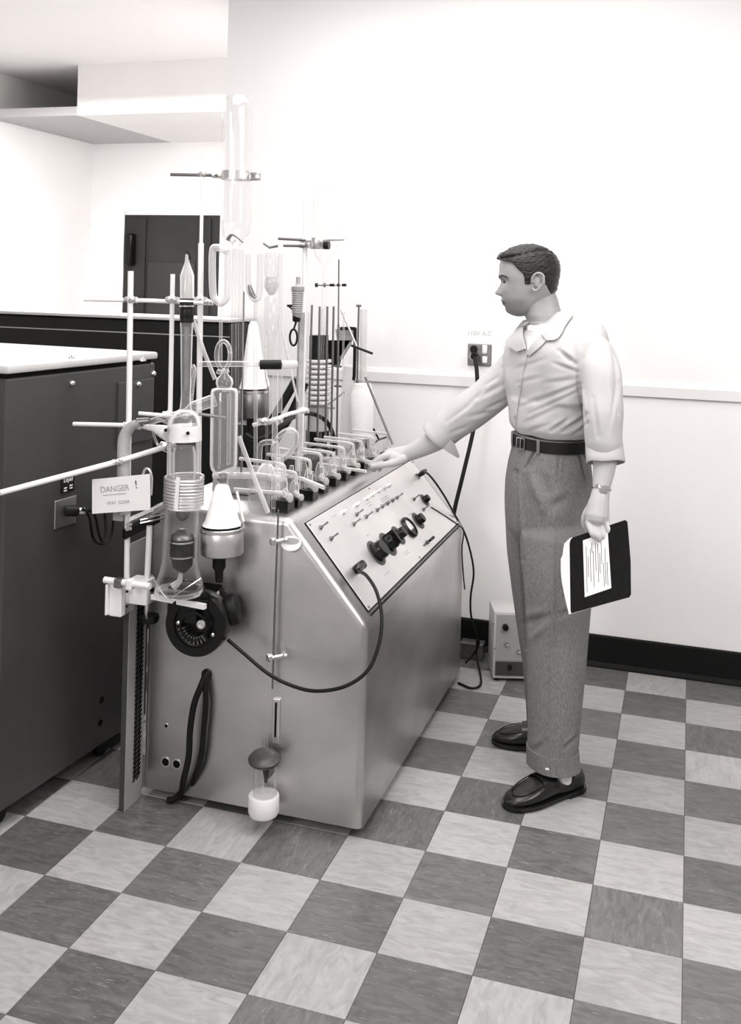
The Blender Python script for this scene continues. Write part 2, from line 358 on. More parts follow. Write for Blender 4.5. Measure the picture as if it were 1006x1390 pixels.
# ------------------------------------------------------------------ cabinets on the left
ca = math.radians(4.0); cy_ = np.array([math.sin(ca), math.cos(ca), 0.]); cx_ = np.array([math.cos(ca), -math.sin(ca), 0.])
c0 = PZ(77, 1052, .06); zt = PP(79.7, 507, c0, cx_)[2]
front = c0-cy_*.26; dep = (PP(209, 560, c0, cx_)-front)@cy_; CAX = [cx_, cy_, np.array([0, 0, 1.])]
cb = thing('equipment_cabinet', 'grey steel equipment cabinet with a raised side plate and pale lid, left foreground', 'cabinet', (c0[0]-.35, c0[1]+.15, 0))
def cp(a, b, z): return front+cx_*a+cy_*b+np.array([0, 0, z-front[2]])
MB().rbox(cp(-.36, dep/2, (.06+zt)/2), (.72, dep, zt-.06), CAX, .006).build('body', M['cab'], cb, smooth=False)
MB().box(cp(-.36, dep/2, zt+.007), (.70, dep-.02, .016), CAX).build('lid_gap', M['seam'], cb, smooth=False)
MB().rbox(cp(-.36, dep/2, zt+.026), (.735, dep+.012, .024), CAX, .007).build('lid', M['cabtop'], cb)
rq = PP(182, 560, c0, cx_)
pa, pb_ = (PP(158, 560, c0, cx_)-front)@cy_, (PP(205, 560, c0, cx_)-front)@cy_
pz0, pz1 = PP(160, 606, c0, cx_)[2], PP(160, 519, c0, cx_)[2]
MB().rbox(cp(.004, (pa+pb_)/2, (pz0+pz1)/2), (.012, pb_-pa, pz1-pz0), CAX, .003).build('side_plate', M['cab'], cb, smooth=False)
def on_c(x, y, h=0): return PP(x, y, c0, cx_)+cx_*h
for x, y in ((97, 520), (207.5, 507), (184, 521)): MB().lathe([(.010, 0), (.010, .004), (.006, .010), (0, .011)], on_c(x, y, .0 if x != 184 else .01), cx_, 12).build('bolt', M['chrome'], cb)
for x, y in ((97, 487), (194, 490)):
    p = PZ(x, y, zt+.038); MB().lathe([(.010, 0), (.009, .006), (0, .012)], p, (0, 0, 1), 12).build('bolt', M['chrome'], cb)
# socket plate, maker's label, plug with leads
q = on_c(88, 695, .002); MB().rbox(q, (.004, .10, .085), CAX, .0015).build('socket_plate', M['alum'], cb, smooth=False)
q = on_c(91, 656, .002); lb = MB().rbox(q, (.004, .062, .052), CAX, .0015).build('maker_label', M['blk'], cb, smooth=False)
for dy_, dz_ in ((-.012, -.012), (.014, -.008)):
    for e in (0, 1): MB().box(q+cy_*dy_+np.array([0, 0, dz_-e*.008])+cx_*.0022, (.001, .014, .004), CAX).build('label_mark', M['paper'], lb, smooth=False)
def text(body, size, origin, right, up, m, name, parent, ext=.0004):
    cu = bpy.data.curves.new('t', 'FONT'); cu.body = body; cu.size = size; cu.extrude = ext; cu.align_x = 'CENTER'; cu.align_y = 'CENTER'
    ob = bpy.data.objects.new('t', cu); COL.objects.link(ob); dg = bpy.context.evaluated_depsgraph_get()
    me = bpy.data.meshes.new_from_object(ob.evaluated_get(dg)); right = np.asarray(right, float); up = np.asarray(up, float)
    n = np.cross(right, up); vs = [np.asarray(origin)+right*v.co.x+up*v.co.y+n*v.co.z for v in me.vertices]; fs = [tuple(f.vertices) for f in me.polygons]
    bpy.data.objects.remove(ob); bpy.data.curves.remove(cu); bpy.data.meshes.remove(me)
    o = MB().add(vs, fs).build(name, m, parent, smooth=False); o['kind'] = 'stuff'; return o
text('Lepel', .020, q+cx_*.0025+np.array([0, 0, .012]), cy_, (0, 0, 1), M['paper'], 'label_lettering', lb)
pl = on_c(88, 693, 0); pd = (on_c(110, 691, .07)-pl)
cord = thing('power_cord', 'black looped cord with a silver plug in the grey cabinet socket', 'cord', pl)
MB().tube([pl, pl+pd*.35, pl+pd*.4], [.017, .017, .012], 14).build('plug', M['rub'], cord)
MB().tube([pl+pd*.4, pl+pd*.55, pl+pd*.56, pl+pd*.95], [.012, .012, .008, .007], 14).build('plug_sleeve', M['chrome'], cord)
e0 = pl+pd*.9; X0 = e0[0]
lp = [e0, PX(118, 692, X0+.01), PX(122, 705, X0+.01), PX(125, 725, X0), PX(131, 736, X0-.01), PX(141, 738, X0-.02), PX(149, 732, X0-.03), PX(153, 715, X0-.03), PX(154, 690, X0-.02), PX(146, 675, X0-.02)]
MB().tube(lp, .0042, 10, smooth=6).build('lead', M['rub'], cord)
lp = [PX(112, 691, X0+.004), PX(128, 698, X0+.01), PX(134, 724, X0+.012), PX(139, 735, X0+.008), PX(143, 730, X0), PX(143, 705, X0-.01), PX(140, 686, X0-.014)]
MB().tube(lp, .0042, 10, smooth=6).build('lead', M['rub'], cord)
# small marks on the side, caster
for x, y in ((138, 950), (136, 981)): MB().lathe([(.011, -.001), (.011, .001), (0, .0012)], on_c(x, y, 0), cx_, 14).build('grommet', M['seam'], cb)
cw = on_c(150, 1000, -.04); cw[2] = .032
wh = MB().lathe([(.03, -.012), (.032, -.008), (.032, .008), (.03, .012), (0, .012)], cw, cx_, 20).build('caster', M['rub'], cb)
for b_, a_ in ((.06, -.05), (.06, -.66), (dep-.06, -.66)):
    cw2 = cp(a_, b_, .032); MB().lathe([(.03, -.012), (.032, 0), (.03, .012), (0, .012)], cw2, cx_, 16).build('caster', M['rub'], cb)
# large dark cabinet behind
x0, x1, zt2 = -3.7, -2.135, P(200, 429, 4.05)[2]
dk = thing('rack_cabinet', 'wide charcoal cabinet with its lit top painted pale behind the grey cabinet', 'cabinet', (-2.9, 4.4, 0))
x1 = P(311, 480, 4.05)[0]
MB().rbox(((x0+x1)/2, 4.19, zt2/2-.01), (x1-x0, .28, zt2-.02), None, .006).build('body', M['cabd'], dk, smooth=False)
MB().rbox(((x0+x1)/2, 4.185, zt2-.008), (x1-x0+.004, .30, .014), None, .003).build('painted_lit_top', M['cabtop'], dk, smooth=False)  # light on the cabinet top painted as a pale slab
zl = P(120, 449, 4.05)[2]; MB().box(((x0+x1)/2, 4.0495, zl), (x1-x0, .003, .005)).build('panel_line', M['mid'], dk, smooth=False)
# ------------------------------------------------------------------ generic lab hardware
def clampnut(c, r=.011):
    c = np.asarray(c, float); return MB().sphere(c, (r, r*.95, r), 12, 8).tube([c-np.array([r*1.5, 0, 0]), c+np.array([r*1.5, 0, 0])], r*.7, 10).tube([c, c+np.array([.2*r, -1.7*r, .5*r])], r*.42, 8)
def rod(name, label, pts, r, m='rod', nuts=(), cat='rod', group=None, seg=14):
    """pts: (x, y, Y) triples"""
    w = [P(*q) for q in pts]; lo = min(w, key=lambda q: q[2])
    if not nuts:
        return tag(MB().tube(w, r, seg).build(name, M[m]), label, cat, group)
    t = thing(name, label, cat, lo, group); MB().tube(w, r, seg).build('shaft', M[m], t)
    for q in nuts: clampnut(P(*q[:3]), q[3] if len(q) > 3 else .011).build('clamp_boss', M['alum' if len(q) < 5 else q[4]], t)
    return t
YA = 2.60
# uprights in front of the console
rod('support_rod', 'white upright rod rising from the bracket at the far left of the console front', [(177.5, 368, YA), (172, 792, YA)], .0083, nuts=((178, 407, YA, .013), (175.5, 577, YA-.0, .012)))
rod('support_rod', 'shorter white upright rod between the left upright and the furnace tube', [(234.5, 372, YA+.03), (229, 668, YA+.03)], .0068, nuts=((234, 407, YA+.03, .013), (229.5, 563, YA+.03, .013)))
t = rod('support_rod', 'tallest white upright rod with the ring clamp near its top', [(273, 330, 2.72), (268.5, 690, 2.72)], .0086, nuts=((272.5, 407, 2.72, .013), ))
MB().tube([P(275.5, 205, 2.72), P(273, 332, 2.72)], .0052, 12).build('upper_shaft', M['rod'], t)
clampnut(P(275, 237, 2.72), .009).build('clamp_boss', M['chrome'], t)
rod('cross_bar', 'white horizontal bar clamped across the three uprights above the furnace', [(115, 406.5, YA), (200, 408, YA), (290, 412, YA+.1)], .0062, nuts=((283, 410, YA+.06, .009),))
rod('cross_bar', 'short white bar end sticking out left of the grey hose', [(100, 575.5, YA-.03), (168, 577, YA-.03)], .0062)
rod('cross_bar', 'short white bar clamped beside the shoulder of the furnace flask', [(189, 561, YA), (236, 565, YA)], .0055)
rod('cross_bar', 'dark stub bar sticking out right of the furnace flask', [(270, 562, YA+.02), (306, 567, YA+.03)], .0045, 'dull')
t = thing('flask_clamp', 'white forked clamp reaching from the left upright to the flask band', 'clamp', P(205, 590, YA))
MB().tube([P(180, 577, YA), P(195, 579, YA), P(208, 581, YA+.02), P(222, 586, YA+.02), P(229, 589, YA+.01)], [.006, .007, .010, .020, .022], 12).build('fork', M['rod'], t)
clampnut(P(189, 578, YA-.01), .012).build('clamp_boss', M['alum'], t)
rod('cross_bar', 'long white bar slanting behind the danger card up to the furnace', [(0, 669, 2.28), (158, 627, 2.54), (230, 605, 2.66)], .0078, nuts=((228, 605, 2.65, .015), (159, 627, 2.54, .010)))
# ring clamp holding the tall reservoir
t = thing('ring_clamp', 'bright metal ring clamp with a dark arm high above the console', 'clamp', P(320, 243, 2.72))
cr = P(321, 238.5, 2.74); rr = 20/ppm(cr)
MB().lathe([(rr, -.012), (rr+.003, -.012), (rr+.003, .012), (rr, .012), (rr, -.012)], cr, (0, 0, 1), 36).build('ring', M['alum'], t)
MB().tube([P(232, 237, 2.72), P(296, 238, 2.72)], .005, 10).build('arm', M['dull'], t)
MB().tube([P(288, 238, 2.72), P(302, 238.5, 2.73)], .008, 10).build('ferrule', M['alum'], t)
MB().rbox(P(347, 239.5, 2.73), (.034, .012, .024), None, .004).build('clasp', M['chrome'], t)
# grey bound hose
t = thing('bound_hose', 'grey cloth bound hose bent over at the top, hanging in front of the left upright', 'hose', P(169, 690, YA-.03))
hp = [P(190, 574, YA-.03), P(181, 577, YA-.03), P(172, 586, YA-.03), P(168, 602, YA-.03), P(167.5, 640, YA-.03), P(169, 697, YA-.03)]
MB().tube(hp, [.010, .013, .0165, .018, .018, .018], 16, smooth=6).build('hose', M['tape'], t)
MB().tube([P(186, 573, YA-.03), P(203, 571, YA-.025)], [.011, .0125, .009], 12).build('joint', M['dull'], t)
# ------------------------------------------------------------------ lathe-made glass: profile given as (half width px, y px)
def glass_lathe(name, xc, prof, Y, m, parent, xb=None, seg=32):
    ys = [q[1] for q in prof]; yt, yb = min(ys), max(ys); xb = xc if xb is None else xb
    top, bot = P(xc, yt, Y), P(xb, yb, Y); ax = top-bot; H = np.linalg.norm(ax); k = ppm(bot)
    pr = [(max(h/k, .0005), (yb-y)/(yb-yt)*H) for h, y in prof]
    if pr[0][1] > pr[-1][1]: pr = pr[::-1]
    return MB().lathe(pr, bot, ax, seg).build(name, M[m], parent, ang=60)
YFU = 2.60
fu = thing('furnace_tube', 'tall glass furnace tube with a copper coil around it, standing on a black plate', 'apparatus', P(243, 802, YFU))
glass_lathe('cap', 254, [(2, 345), (3, 356), (8.5, 371), (9.5, 374), (9.5, 405)], YFU, 'glassf', fu)
MB().tube([P(258, 352, YFU), P(257, 345, YFU), P(252.5, 340, YFU)], .0035, 8).build('tip_hose', M['rub'], fu)
MB().tube([P(253.5, 383, YFU), P(253, 404, YFU)], .007, 12).build('inner_tube', M['glassm'], fu)
glass_lathe('stopper', 253.5, [(9, 410), (9.5, 412), (9.5, 418), (9, 419), (9.6, 421), (9.6, 431), (9, 433), (10, 435), (8, 441)], YFU, 'rub', fu)
glass_lathe('stopper_band', 253.5, [(10, 414.5), (10, 416.5)], YFU, 'chrome', fu)
glass_lathe('neck_tube', 253.5, [(9, 438), (8.2, 452), (7.4, 500), (6.6, 535), (7.5, 550), (9.5, 563)], YFU, 'glassm', fu, 252)
MB().tube([P(253.5, 444, YFU), P(252.5, 530, YFU)], .0065, 12).build('inner_tube', M['dull'], fu)
glass_lathe('flask_dome', 251, [(9, 556), (14, 560), (20, 567), (22, 577)], YFU, 'glassm', fu)
glass_lathe('flask_band', 251, [(22.6, 577), (22.8, 598)], YFU, 'wht', fu)
for x, y in ((225, 584), (255, 588)): MB().tube([P(x, y, YFU-.052), P(x, y, YFU-.035)], .0052, 10).build('band_screw', M['rub'], fu)
glass_lathe('upper_jacket', 250, [(22, 598), (22, 650)], YFU, 'glass', fu)
glass_lathe('inner_cup', 250, [(14, 606), (16, 616), (16.5, 640), (14.5, 668), (8, 672)], YFU, 'glassm', fu)
mb = MB(); n = 10; cpts = []
cc = P(249.5, 667, YFU); rad = 25.5/ppm(cc); zt_, zb_ = P(249, 646, YFU)[2]-.0, P(249, 688, YFU)[2]
for i in range(n*28+1):
    a = 2*math.pi*i/28; cpts.append(cc*[1, 1, 0]+np.array([rad*math.cos(a), rad*math.sin(a), zt_+(zb_-zt_)*i/(n*28)]))
mb.tube(cpts, .0043, 8).build('induction_coil', M['coil'], fu)
pr_ = [P(239.5, 648, YFU-.061), P(236.5, 691, YFU-.061)]
MB().strip([pr_[0], pr_[1]], [pr_[0]+np.array([.011, 0, 0]), pr_[1]+np.array([.011, 0, 0])], .004).build('coil_spacer', M['wht'], fu, smooth=False)
for dx in (0, 1): MB().tube([P(226+dx*4, 689-dx*3, YFU-.03), P(196+dx*3, 703-dx*8, YFU+.02), P(180, 708-dx*6, YFU+.05)], .0048, 8).build('coil_lead', M['coil'], fu)
glass_lathe('lower_jacket', 247.5, [(23, 690), (24, 735), (24.5, 762), (28, 780), (32, 790), (33, 797), (30, 800)], YFU, 'glass', fu, 243)
glass_lathe('sample_holder', 248, [(10, 688), (10, 694), (8, 702), (4, 706)], YFU, 'dull', fu)
glass_lathe('crucible_lid', 247.5, [(6, 718), (11, 724), (15, 726), (15.5, 731)], YFU, 'dull', fu)
cr_ = glass_lathe('crucible', 247.5, [(16.8, 731), (16.8, 753), (17.6, 756), (14.5, 758), (13.5, 768), (8, 774), (4, 777)], YFU, 'blk', fu)
glass_lathe('crucible_ring', 248, [(17.2, 733), (17.4, 735.2)], YFU, 'chrome', cr_)
glass_lathe('crucible_ring', 247.5, [(18, 753), (18, 755)], YFU, 'chrome', cr_)
glass_lathe('foot_ring', 242.5, [(32, 799), (33, 802), (32, 806), (28, 806), (28, 802), (32, 799)], YFU, 'glassm', fu)
MB().tube([P(246, 776, YFU), P(244, 788, YFU), P(236, 796, YFU)], [.005, .008, .012], 10).build('thermal_wool', M['glassf'], fu)
# black plate on the white bar, and its bracket
bp = thing('base_plate', 'thin black square plate on white bars under the furnace tube', 'plate', P(245, 812, YFU))
zpl = P(243, 806, YFU)[2]-.003
quad = [PZ(197, 799, zpl), PZ(284, 813, zpl), PZ(303, 791, zpl), PZ(222, 779, zpl)]
MB().prism([q-np.array([0, 0, .006]) for q in quad], (0, 0, .006)).build('plate', M['matte'], bp, smooth=False)
a, b = PZ(204, 805, zpl-.006), PZ(276, 819, zpl-.006)
MB().strip([a+np.array([0, .012, -.006]), b+np.array([0, .012, -.006])], [a+np.array([0, .012, -.020]), b+np.array([0, .012, -.020])], .014).build('support_bar', M['rod'], bp, smooth=False)
a, b = PZ(226, 785, zpl-.006), PZ(296, 800, zpl-.006)
MB().strip([a+np.array([0, 0, -.006]), b+np.array([0, 0, -.006])], [a+np.array([0, 0, -.018]), b+np.array([0, 0, -.018])], .012).build('support_bar', M['rod'], bp, smooth=False)
for q in ([P(206, 780, YFU-.075), P(215, 797, YFU-.085), P(226, 813, YFU-.09)], [P(273, 785, YFU-.07), P(250, 800, YFU-.088), P(230, 814, YFU-.09)]):
    MB().tube(q, .0015, 6, smooth=5).build('tie_wire', M['chrome'], bp)
br = thing('bracket_clamp', 'white block bracket with a horizontal rod and black hand knob, left of the furnace plate', 'bracket', P(180, 835, YA))
MB().rbox(P(160, 812, YA-.03), (.040, .03, .098), None, .003).build('channel', M['wht'], br, smooth=False)
MB().rbox(P(151, 811, YA-.03), (.008, .055, .088), None, .002).build('channel_flange', M['wht'], br, smooth=False)
MB().rbox(P(172, 809, YA), (.022, .05, .092), None, .002).build('web', M['alum'], br, smooth=False)
MB().rbox(P(192, 801, YA+.02), (.062, .05, .072), None, .003).build('block', M['rod'], br, smooth=False)
for y in (803, 823): MB().tube([P(172.5, y, YA-.03), P(172.5, y, YA-.02)], .004, 8).build('bolt', M['rub'], br)
MB().tube([P(142, 787, YA-.05), P(204, 796, YA-.05)], .0095, 14).build('bar', M['rod'], br)
MB().rbox(P(162, 791, YA-.05), (.023, .026, .026), None, .003).build('collar', M['dull'], br, smooth=False)
MB().rbox(P(177, 793, YA-.05), (.018, .026, .03), None, .004).build('collar', M['rod'], br, smooth=False)
MB().tube([P(200, 818, YA+.02), P(199, 834, YA+.02)], .007, 12).build('screw_stem', M['alum'], br)
kc = P(203, 838, YA+.02); MB().lathe([(.010, -.016), (.027, -.012), (.030, 0), (.027, .007), (.012, .009)], kc, (0, 0, 1), 18).build('hand_knob', M['blk'], br)
rod('support_rod', 'short white post between the two black clamps and the bracket block', [(203, 714, YA+.02), (200, 786, YA+.02)], .0088)
pk = thing('clamp_head', 'black two jaw clamp head under the danger card', 'clamp', P(190, 720, YA))
a, b = P(168, 719, YA-.01), P(216, 697, YA+.06)
MB().strip([a, b], [a+np.array([0, 0, -.026]), b+np.array([0, 0, -.022])], .03).build('jaw', M['blk'], pk, smooth=False)
a, b = P(176, 703, YA-.02), P(222, 683, YA+.02)
MB().strip([a, b], [a+np.array([0, 0, -.008]), b+np.array([0, 0, -.008])], .024).build('slide_rail', M['rod'], pk, smooth=False)
MB().rbox(P(162, 700, YA-.0), (.034, .02, .028), None, .003).build('block', M['tape'], pk, smooth=False)
for y in (713, 719): MB().tube([P(172, y, YA-.03), P(178, y-2, YA-.03)], .005, 8).build('bolt', M['chrome'], pk)
for e in (0, 1): MB().tube([P(190, 706+e*4, YA+.0), P(224, 698+e*5, YA+.05)], .003, 8).build('lead_pipe', M['chrome'], pk)
# perforated guard standing at the console corner
gd = thing('vented_guard', 'narrow grey angle guard with a louvred strip at the console left corner', 'guard', (XL-.02, 2.69, 0))
xg = -1.557; zg = PX(184, 735, xg)[2]; yA_, yB_ = PX(170, 1000, xg)[1], 2.735
yA_ = PZ(170, 1102, 0)[1]
MB().box((xg, (yA_+yB_)/2, zg/2), (.004, yB_-yA_, zg)).build('plate', M['mid'], gd, smooth=False)
MB().box((xg-.008, yA_, zg/2-.004), (.016, .004, zg-.01)).build('flange', M['cab'], gd, smooth=False)
mb = MB(); n = 44
for i in range(n):
    z = .07+(zg-.2)*i/n; yc = yA_+(yB_-yA_)*.62
    for e in (-.010, .010): mb.prism([(xg+.002, yc+e-.008, z), (xg+.002, yc+e+.008, z+.013), (xg+.006, yc+e+.008, z+.0185), (xg+.006, yc+e-.008, z+.0055)], (.001, 0, -.006))
o = mb.build('louvre_strip', M['seam'], gd, smooth=False); o['kind'] = 'stuff'
# danger card
YD = YA-.075
dg_ = thing('danger_card', 'white card lettered DANGER hung left of the copper coil', 'sign', P(164, 697, YD))
a, b, c, d = P(125, 651, YD), P(203, 643.5, YD), P(203.5, 692, YD), P(125, 697.5, YD)
MB().prism([a, d, c, b], (0, .003, 0)).build('card', M['paper'], dg_, smooth=False)
u_ = (b-a)/np.linalg.norm(b-a); v_ = np.array([0, 0, 1.]); v_ = v_-u_*(v_@u_); v_ /= np.linalg.norm(v_); nn = np.array([0, -.0006, 0])
text('DANGER', .0235, P(156, 663.5, YD)+nn, u_, v_, M['tape'], 'lettering', dg_)
text('!', .032, P(185, 658, YD)+nn, u_, v_, M['ink'], 'exclamation_mark', dg_)
text('STAY  CLEAR', .0125, P(161, 682, YD)+nn, u_, v_, M['tape'], 'small_lettering', dg_)
MB().box(P(155, 671, YD)+nn, (.075, .001, .0016), [u_, np.array([0, 1., 0]), v_]).build('underline', M['tape'], dg_, smooth=False)
hk = P(201, 648, YD-.004)
MB().tube([P(205, 672, YD+.02), P(206, 650, YD+.02), P(203, 638, YD+.02), P(197, 637, YD+.02), P(194, 645, YD+.015)], .0035, 8, smooth=6).build('hook', M['alum'], dg_)
# blower
bw = thing('blower', 'black round centrifugal blower with motor under the furnace plate', 'blower', P(267, 892, 2.64))
bc = P(265, 848, 2.60); R_ = 43.5/ppm(bc); ba = np.array([.10, -.99, .05]); ba /= np.linalg.norm(ba)
MB().lathe([(R_*.92, -.06), (R_, -.05), (R_, -.004), (R_*.97, .004), (R_*.70, .004), (R_*.68, -.004), (R_*.60, -.006), (R_*.56, -.028), (0, -.028)], bc, ba, 48).build('scroll', M['blk'], bw)
MB().rbox(bc+np.array([-R_*.47, .024, .050]), (R_*1.05, .054, .098), None, .005).build('outlet', M['blk'], bw)
MB().lathe([(R_*.44, .004), (R_*.46, .007), (R_*.40, .0075), (R_*.40, .004), (R_*.44, .004)], bc+np.array([-.004, 0, -.004]), ba, 40).build('inlet_ring', M['rub'], bw)
MB().lathe([(.006, 0), (.013, .010), (.012, .012), (.007, .012), (.006, .008), (0, .008)], bc+np.array([.022, 0, .006]), ba, 20).build('hub', M['alum'], bw)
for dx, dz_ in ((-.052, .0), (.058, -.02)): MB().lathe([(.0055, .003), (.005, .006), (0, .008)], bc+np.array([dx, 0, dz_]), ba, 12).build('screw', M['chrome'], bw)
mb = MB()
for i in range(9):
    an = math.radians(200+i*14); e = np.array([math.cos(an), 0, math.sin(an)]); mb.box(bc+e*R_*.48+np.array([0, -.0, 0]), (.005, .012, .02), [np.array([-e[2], 0, e[0]]), np.array([0, 1., 0]), e])
o = mb.build('impeller_blades', M['dull'], bw, smooth=False); o['kind'] = 'stuff'
MB().lathe([(.044, -.03), (.046, .0), (.046, .05), (.039, .06), (.016, .063), (0, .063)], P(297, 831, 2.685), np.array([.84, .18, .22]), 32).build('motor', M['rub'], bw)
MB().lathe([(R_*.80, .06), (R_*.82, .066), (R_*.6, .085), (R_*.4, .09)], bc, -ba, 40).build('motor_flange', M['rub'], bw)
# cables
cyf = YF-.02
tp = slant(480, 775)+sn*.02
cb1 = thing('power_cord', 'black cord looping from the blower to the plug on the control panel', 'cord', P(430, 941, cyf-.05))
pts = [P(309, 868, 2.66), P(330, 886, 2.66), P(365, 915, 2.64), P(400, 932, 2.63), P(432, 938, 2.62), P(470, 931, 2.62), P(500, 909, 2.64), P(515, 872, 2.68), P(518, 835, 2.72), P(511, 803, 2.76), P(498, 782, 2.80), P(487, 775, 2.83)]
MB().tube(pts, .0052, 12, smooth=8).build('lead', M['rub'], cb1)
cpx = slant(481, 775)
MB().rbox(cpx+sn*.022, (.036, .028, .040), AX, .009).build('plug', M['blk'], cb1)
MB().tube([cpx+sn*.03, P(487, 775, 2.83)], [.013, .008], 12).build('plug_sleeve', M['blk'], cb1)
MB().box(cpx+sn*.004+AX[1]*.02, (.03, .006, .006), AX).build('plug_pins', M['chrome'], cb1, smooth=False)
cb2 = thing('power_cord', 'thin black cord from the panel top right plug down behind the console', 'cord', P(640, 840, 4.03))
q0 = slant(567, 647)
MB().tube([q0+sn*.005, q0+sn*.03, q0+sn*.045], [.008, .011, .006], 12).build('plug', M['rub'], cb2)
for e in (-.009, .009): MB().tube([q0+sn*.0+AX[1]*e-AX[0]*.03, q0+sn*.012+AX[1]*e-AX[0]*.02], .004, 8).build('plug_pin', M['dull'], cb2)
pts = [q0+sn*.045, P(573, 641, 3.68), P(582, 644, 3.74), P(600, 668, 3.86), P(617, 698, 3.98), P(631, 724, 4.07), P(640, 755, 4.09), P(643, 780, 4.09), P(639, 810, 4.09), P(640, 838, 4.10), P(650, 870, 4.12), P(645, 885, 4.13), P(632, 900, 4.12)]
MB().tube(pts, .0042, 10, smooth=8).build('lead', M['rub'], cb2)
cb3 = thing('power_cord', 'thick black cord plugged into the wall outlet, falling to the console back', 'cord', P(620, 690, 4.1))
MB().tube([P(643.5, 482, 4.335), P(643.5, 484, 4.29)], [.016, .014], 14).build('plug', M['rub'], cb3)
pts = [P(644, 485, 4.29), P(647, 500, 4.27), P(648, 525, 4.25), P(647, 560, 4.22), P(641, 592, 4.2), P(634, 622, 4.17), P(626, 655, 4.14), P(618, 688, 4.12), P(613, 720, 4.10), P(610, 780, 4.1)]
MB().tube(pts, .0088, 12, smooth=8).build('lead', M['rub'], cb3)
cb4 = tag(MB().tube([q for q in [slant(584, 690)+sn*.006, slant(600, 700)+sn*.006, slant(618, 712)+sn*.006, np.array([XR+.005, P(629, 722, 3.99)[1], ZS-.01]), PX(627, 745, XR+.006), PX(629, 780, XR+.006), PX(631, 800, XR+.008)]], .0028, 8, smooth=6).build('grey_wire', M['rub']), 'thin grey wire lying over the panel right end and down the console side', 'cord')
hp = [ff(281, 912, .004), ff(279, 925, .025), ff(271, 950, .035), ff(266, 985, .037), ff(264, 1020, .037), ff(257, 1052, .037), PZ(246, 1075, .045), PZ(236, 1085, .018), PZ(228, 1086, .012)]
tag(MB().tube(hp, .0095, 12, smooth=8).build('rubber_hose', M['rub']), 'left of two black hoses running from the console front hole to the floor', 'hose')
hp = [ff(282, 914, .004), ff(283, 930, .018), ff(284, 955, .022), ff(281, 990, .022), ff(278, 1020, .022), ff(270, 1048, .022), PZ(258, 1070, .04), PZ(243, 1083, .014)]
tag(MB().tube(hp, .0085, 12, smooth=8).build('rubber_hose', M['rub']), 'right of two black hoses running from the console front hole to the floor', 'hose')
# cold traps: white cone over a metal can
def trap(label, x, Y, k, ys, plug=True):
    """ys: cone top, cone bottom, can bottom; k scales the widths (px)"""
    t = thing('cold_trap', label, 'trap', P(x, ys[2]+(38*k if plug else 0), Y))
    yt, ym, yb = ys
    glass_lathe('cone', x, [(5*k, yt), (9*k, yt+.06*(ym-yt)), (16*k, yt+.45*(ym-yt)), (23*k, yt+.9*(ym-yt)), (27*k, ym)], Y, 'bone', t)
    can = glass_lathe('can', x, [(28*k, ym+3*k), (29*k, ym+4*k), (29*k, yb-2*k), (27*k, yb)], Y, 'dull' if k < .8 else 'alum', t)
    glass_lathe('gasket', x, [(28*k, ym), (28*k, ym+2.6*k)], Y, 'rub', t); glass_lathe('rim', x, [(29.5*k, ym+4*k), (29.7*k, ym+8*k), (29.3*k, ym+8.5*k)], Y, 'chrome', can)
    if plug:
        glass_lathe('connector', x-4*k, [(9*k, yb-1), (9*k, yb+18*k), (6*k, yb+23*k), (5*k, yb+38*k)], Y, 'rub', t)
    c = P(x+28*k, ym+14*k, Y-.02); MB().tube([P(x+26*k, ym+3*k, Y-.04), P(x+27.5*k, ym-6*k, Y-.04), P(x+30*k, ym+5*k, Y-.04)], .004, 8).build('latch', M['chrome'], t)
    MB().tube([P(x+20*k, ym-45*k, Y-.045), P(x+29*k, ym-4*k, Y-.045)], .004, 8).build('latch_arm', M['wht'], t)
    return t
trap('metal can trap with a white insulated cone, nearest, right of the furnace coil', 301.5, 2.655, 1.0, (656, 712, 752))
trap('smaller white topped can trap behind the tall glass tubes', 344, 3.2, .72, (436, 527, 566))
# tall condenser above near trap
cn = thing('glass_condenser', 'wide glass condenser tube above the near white coned trap', 'glassware', P(304, 655, 2.66))
glass_lathe('jacket', 305, [(4, 503), (5, 508), (11, 514), (12, 520), (10, 526), (17, 528), (18.5, 532), (18.5, 630), (17, 637), (9, 647), (7, 650), (7, 657)], 2.66, 'glassm', cn, 303)
MB().tube([P(311, 535, 2.66), P(310, 630, 2.66)], .0055, 10).tube([P(299, 535, 2.66), P(298, 630, 2.66)], .0035, 10).build('inner_tube', M['glassm'], cn)
MB().sphere(P(302.5, 649, 2.66), .016, 14, 10).build('joint_bulb', M['dull'], cn)
MB().tube([P(202, 573, YA), P(252, 559, YA), P(262, 553, YA+.02), P(292, 543, 2.66)], [.009, .010, .017, .019], 14).build('side_arm', M['glassm'], cn)
MB().tube([P(270, 494, 2.68), P(352, 494, 2.68)], .0085, 12).build('manifold_tube', M['glassm'], cn)
MB().tube([P(381, 495, 2.70), P(402, 495, 2.74)], .0115, 12).build('manifold_end', M['glassf'], cn)
MB().tube([P(353, 495, 2.68), P(382, 495, 2.70)], .014, 14).build('tape_wrap', M['rub'], cn)
MB().tube([P(262, 496, 2.66), P(264, 503, 2.65), P(262, 520, 2.63), P(259, 548, 2.61)], .0055, 10, smooth=5).build('drop_tube', M['glassm'], cn)
MB().tube([P(228, 575, YA+.08), P(214, 570, YA+.08), P(208, 585, YA+.08), P(216, 606, YA+.08), P(234, 616, YA+.06)], .004, 8, smooth=6).build('loop_tube', M['glassm'], cn)
# coil loop on the manifold
lc = P(303, 484, 2.67); mb = MB(); pts = []
for i in range(37):
    a = math.radians(-110+i*400/36); pts.append(lc+np.array([.026*math.cos(a), -.02+.04*i/36, .044*math.sin(a)]))
mb.tube(pts, .0065, 10).build('spiral', M['glassm'], cn)
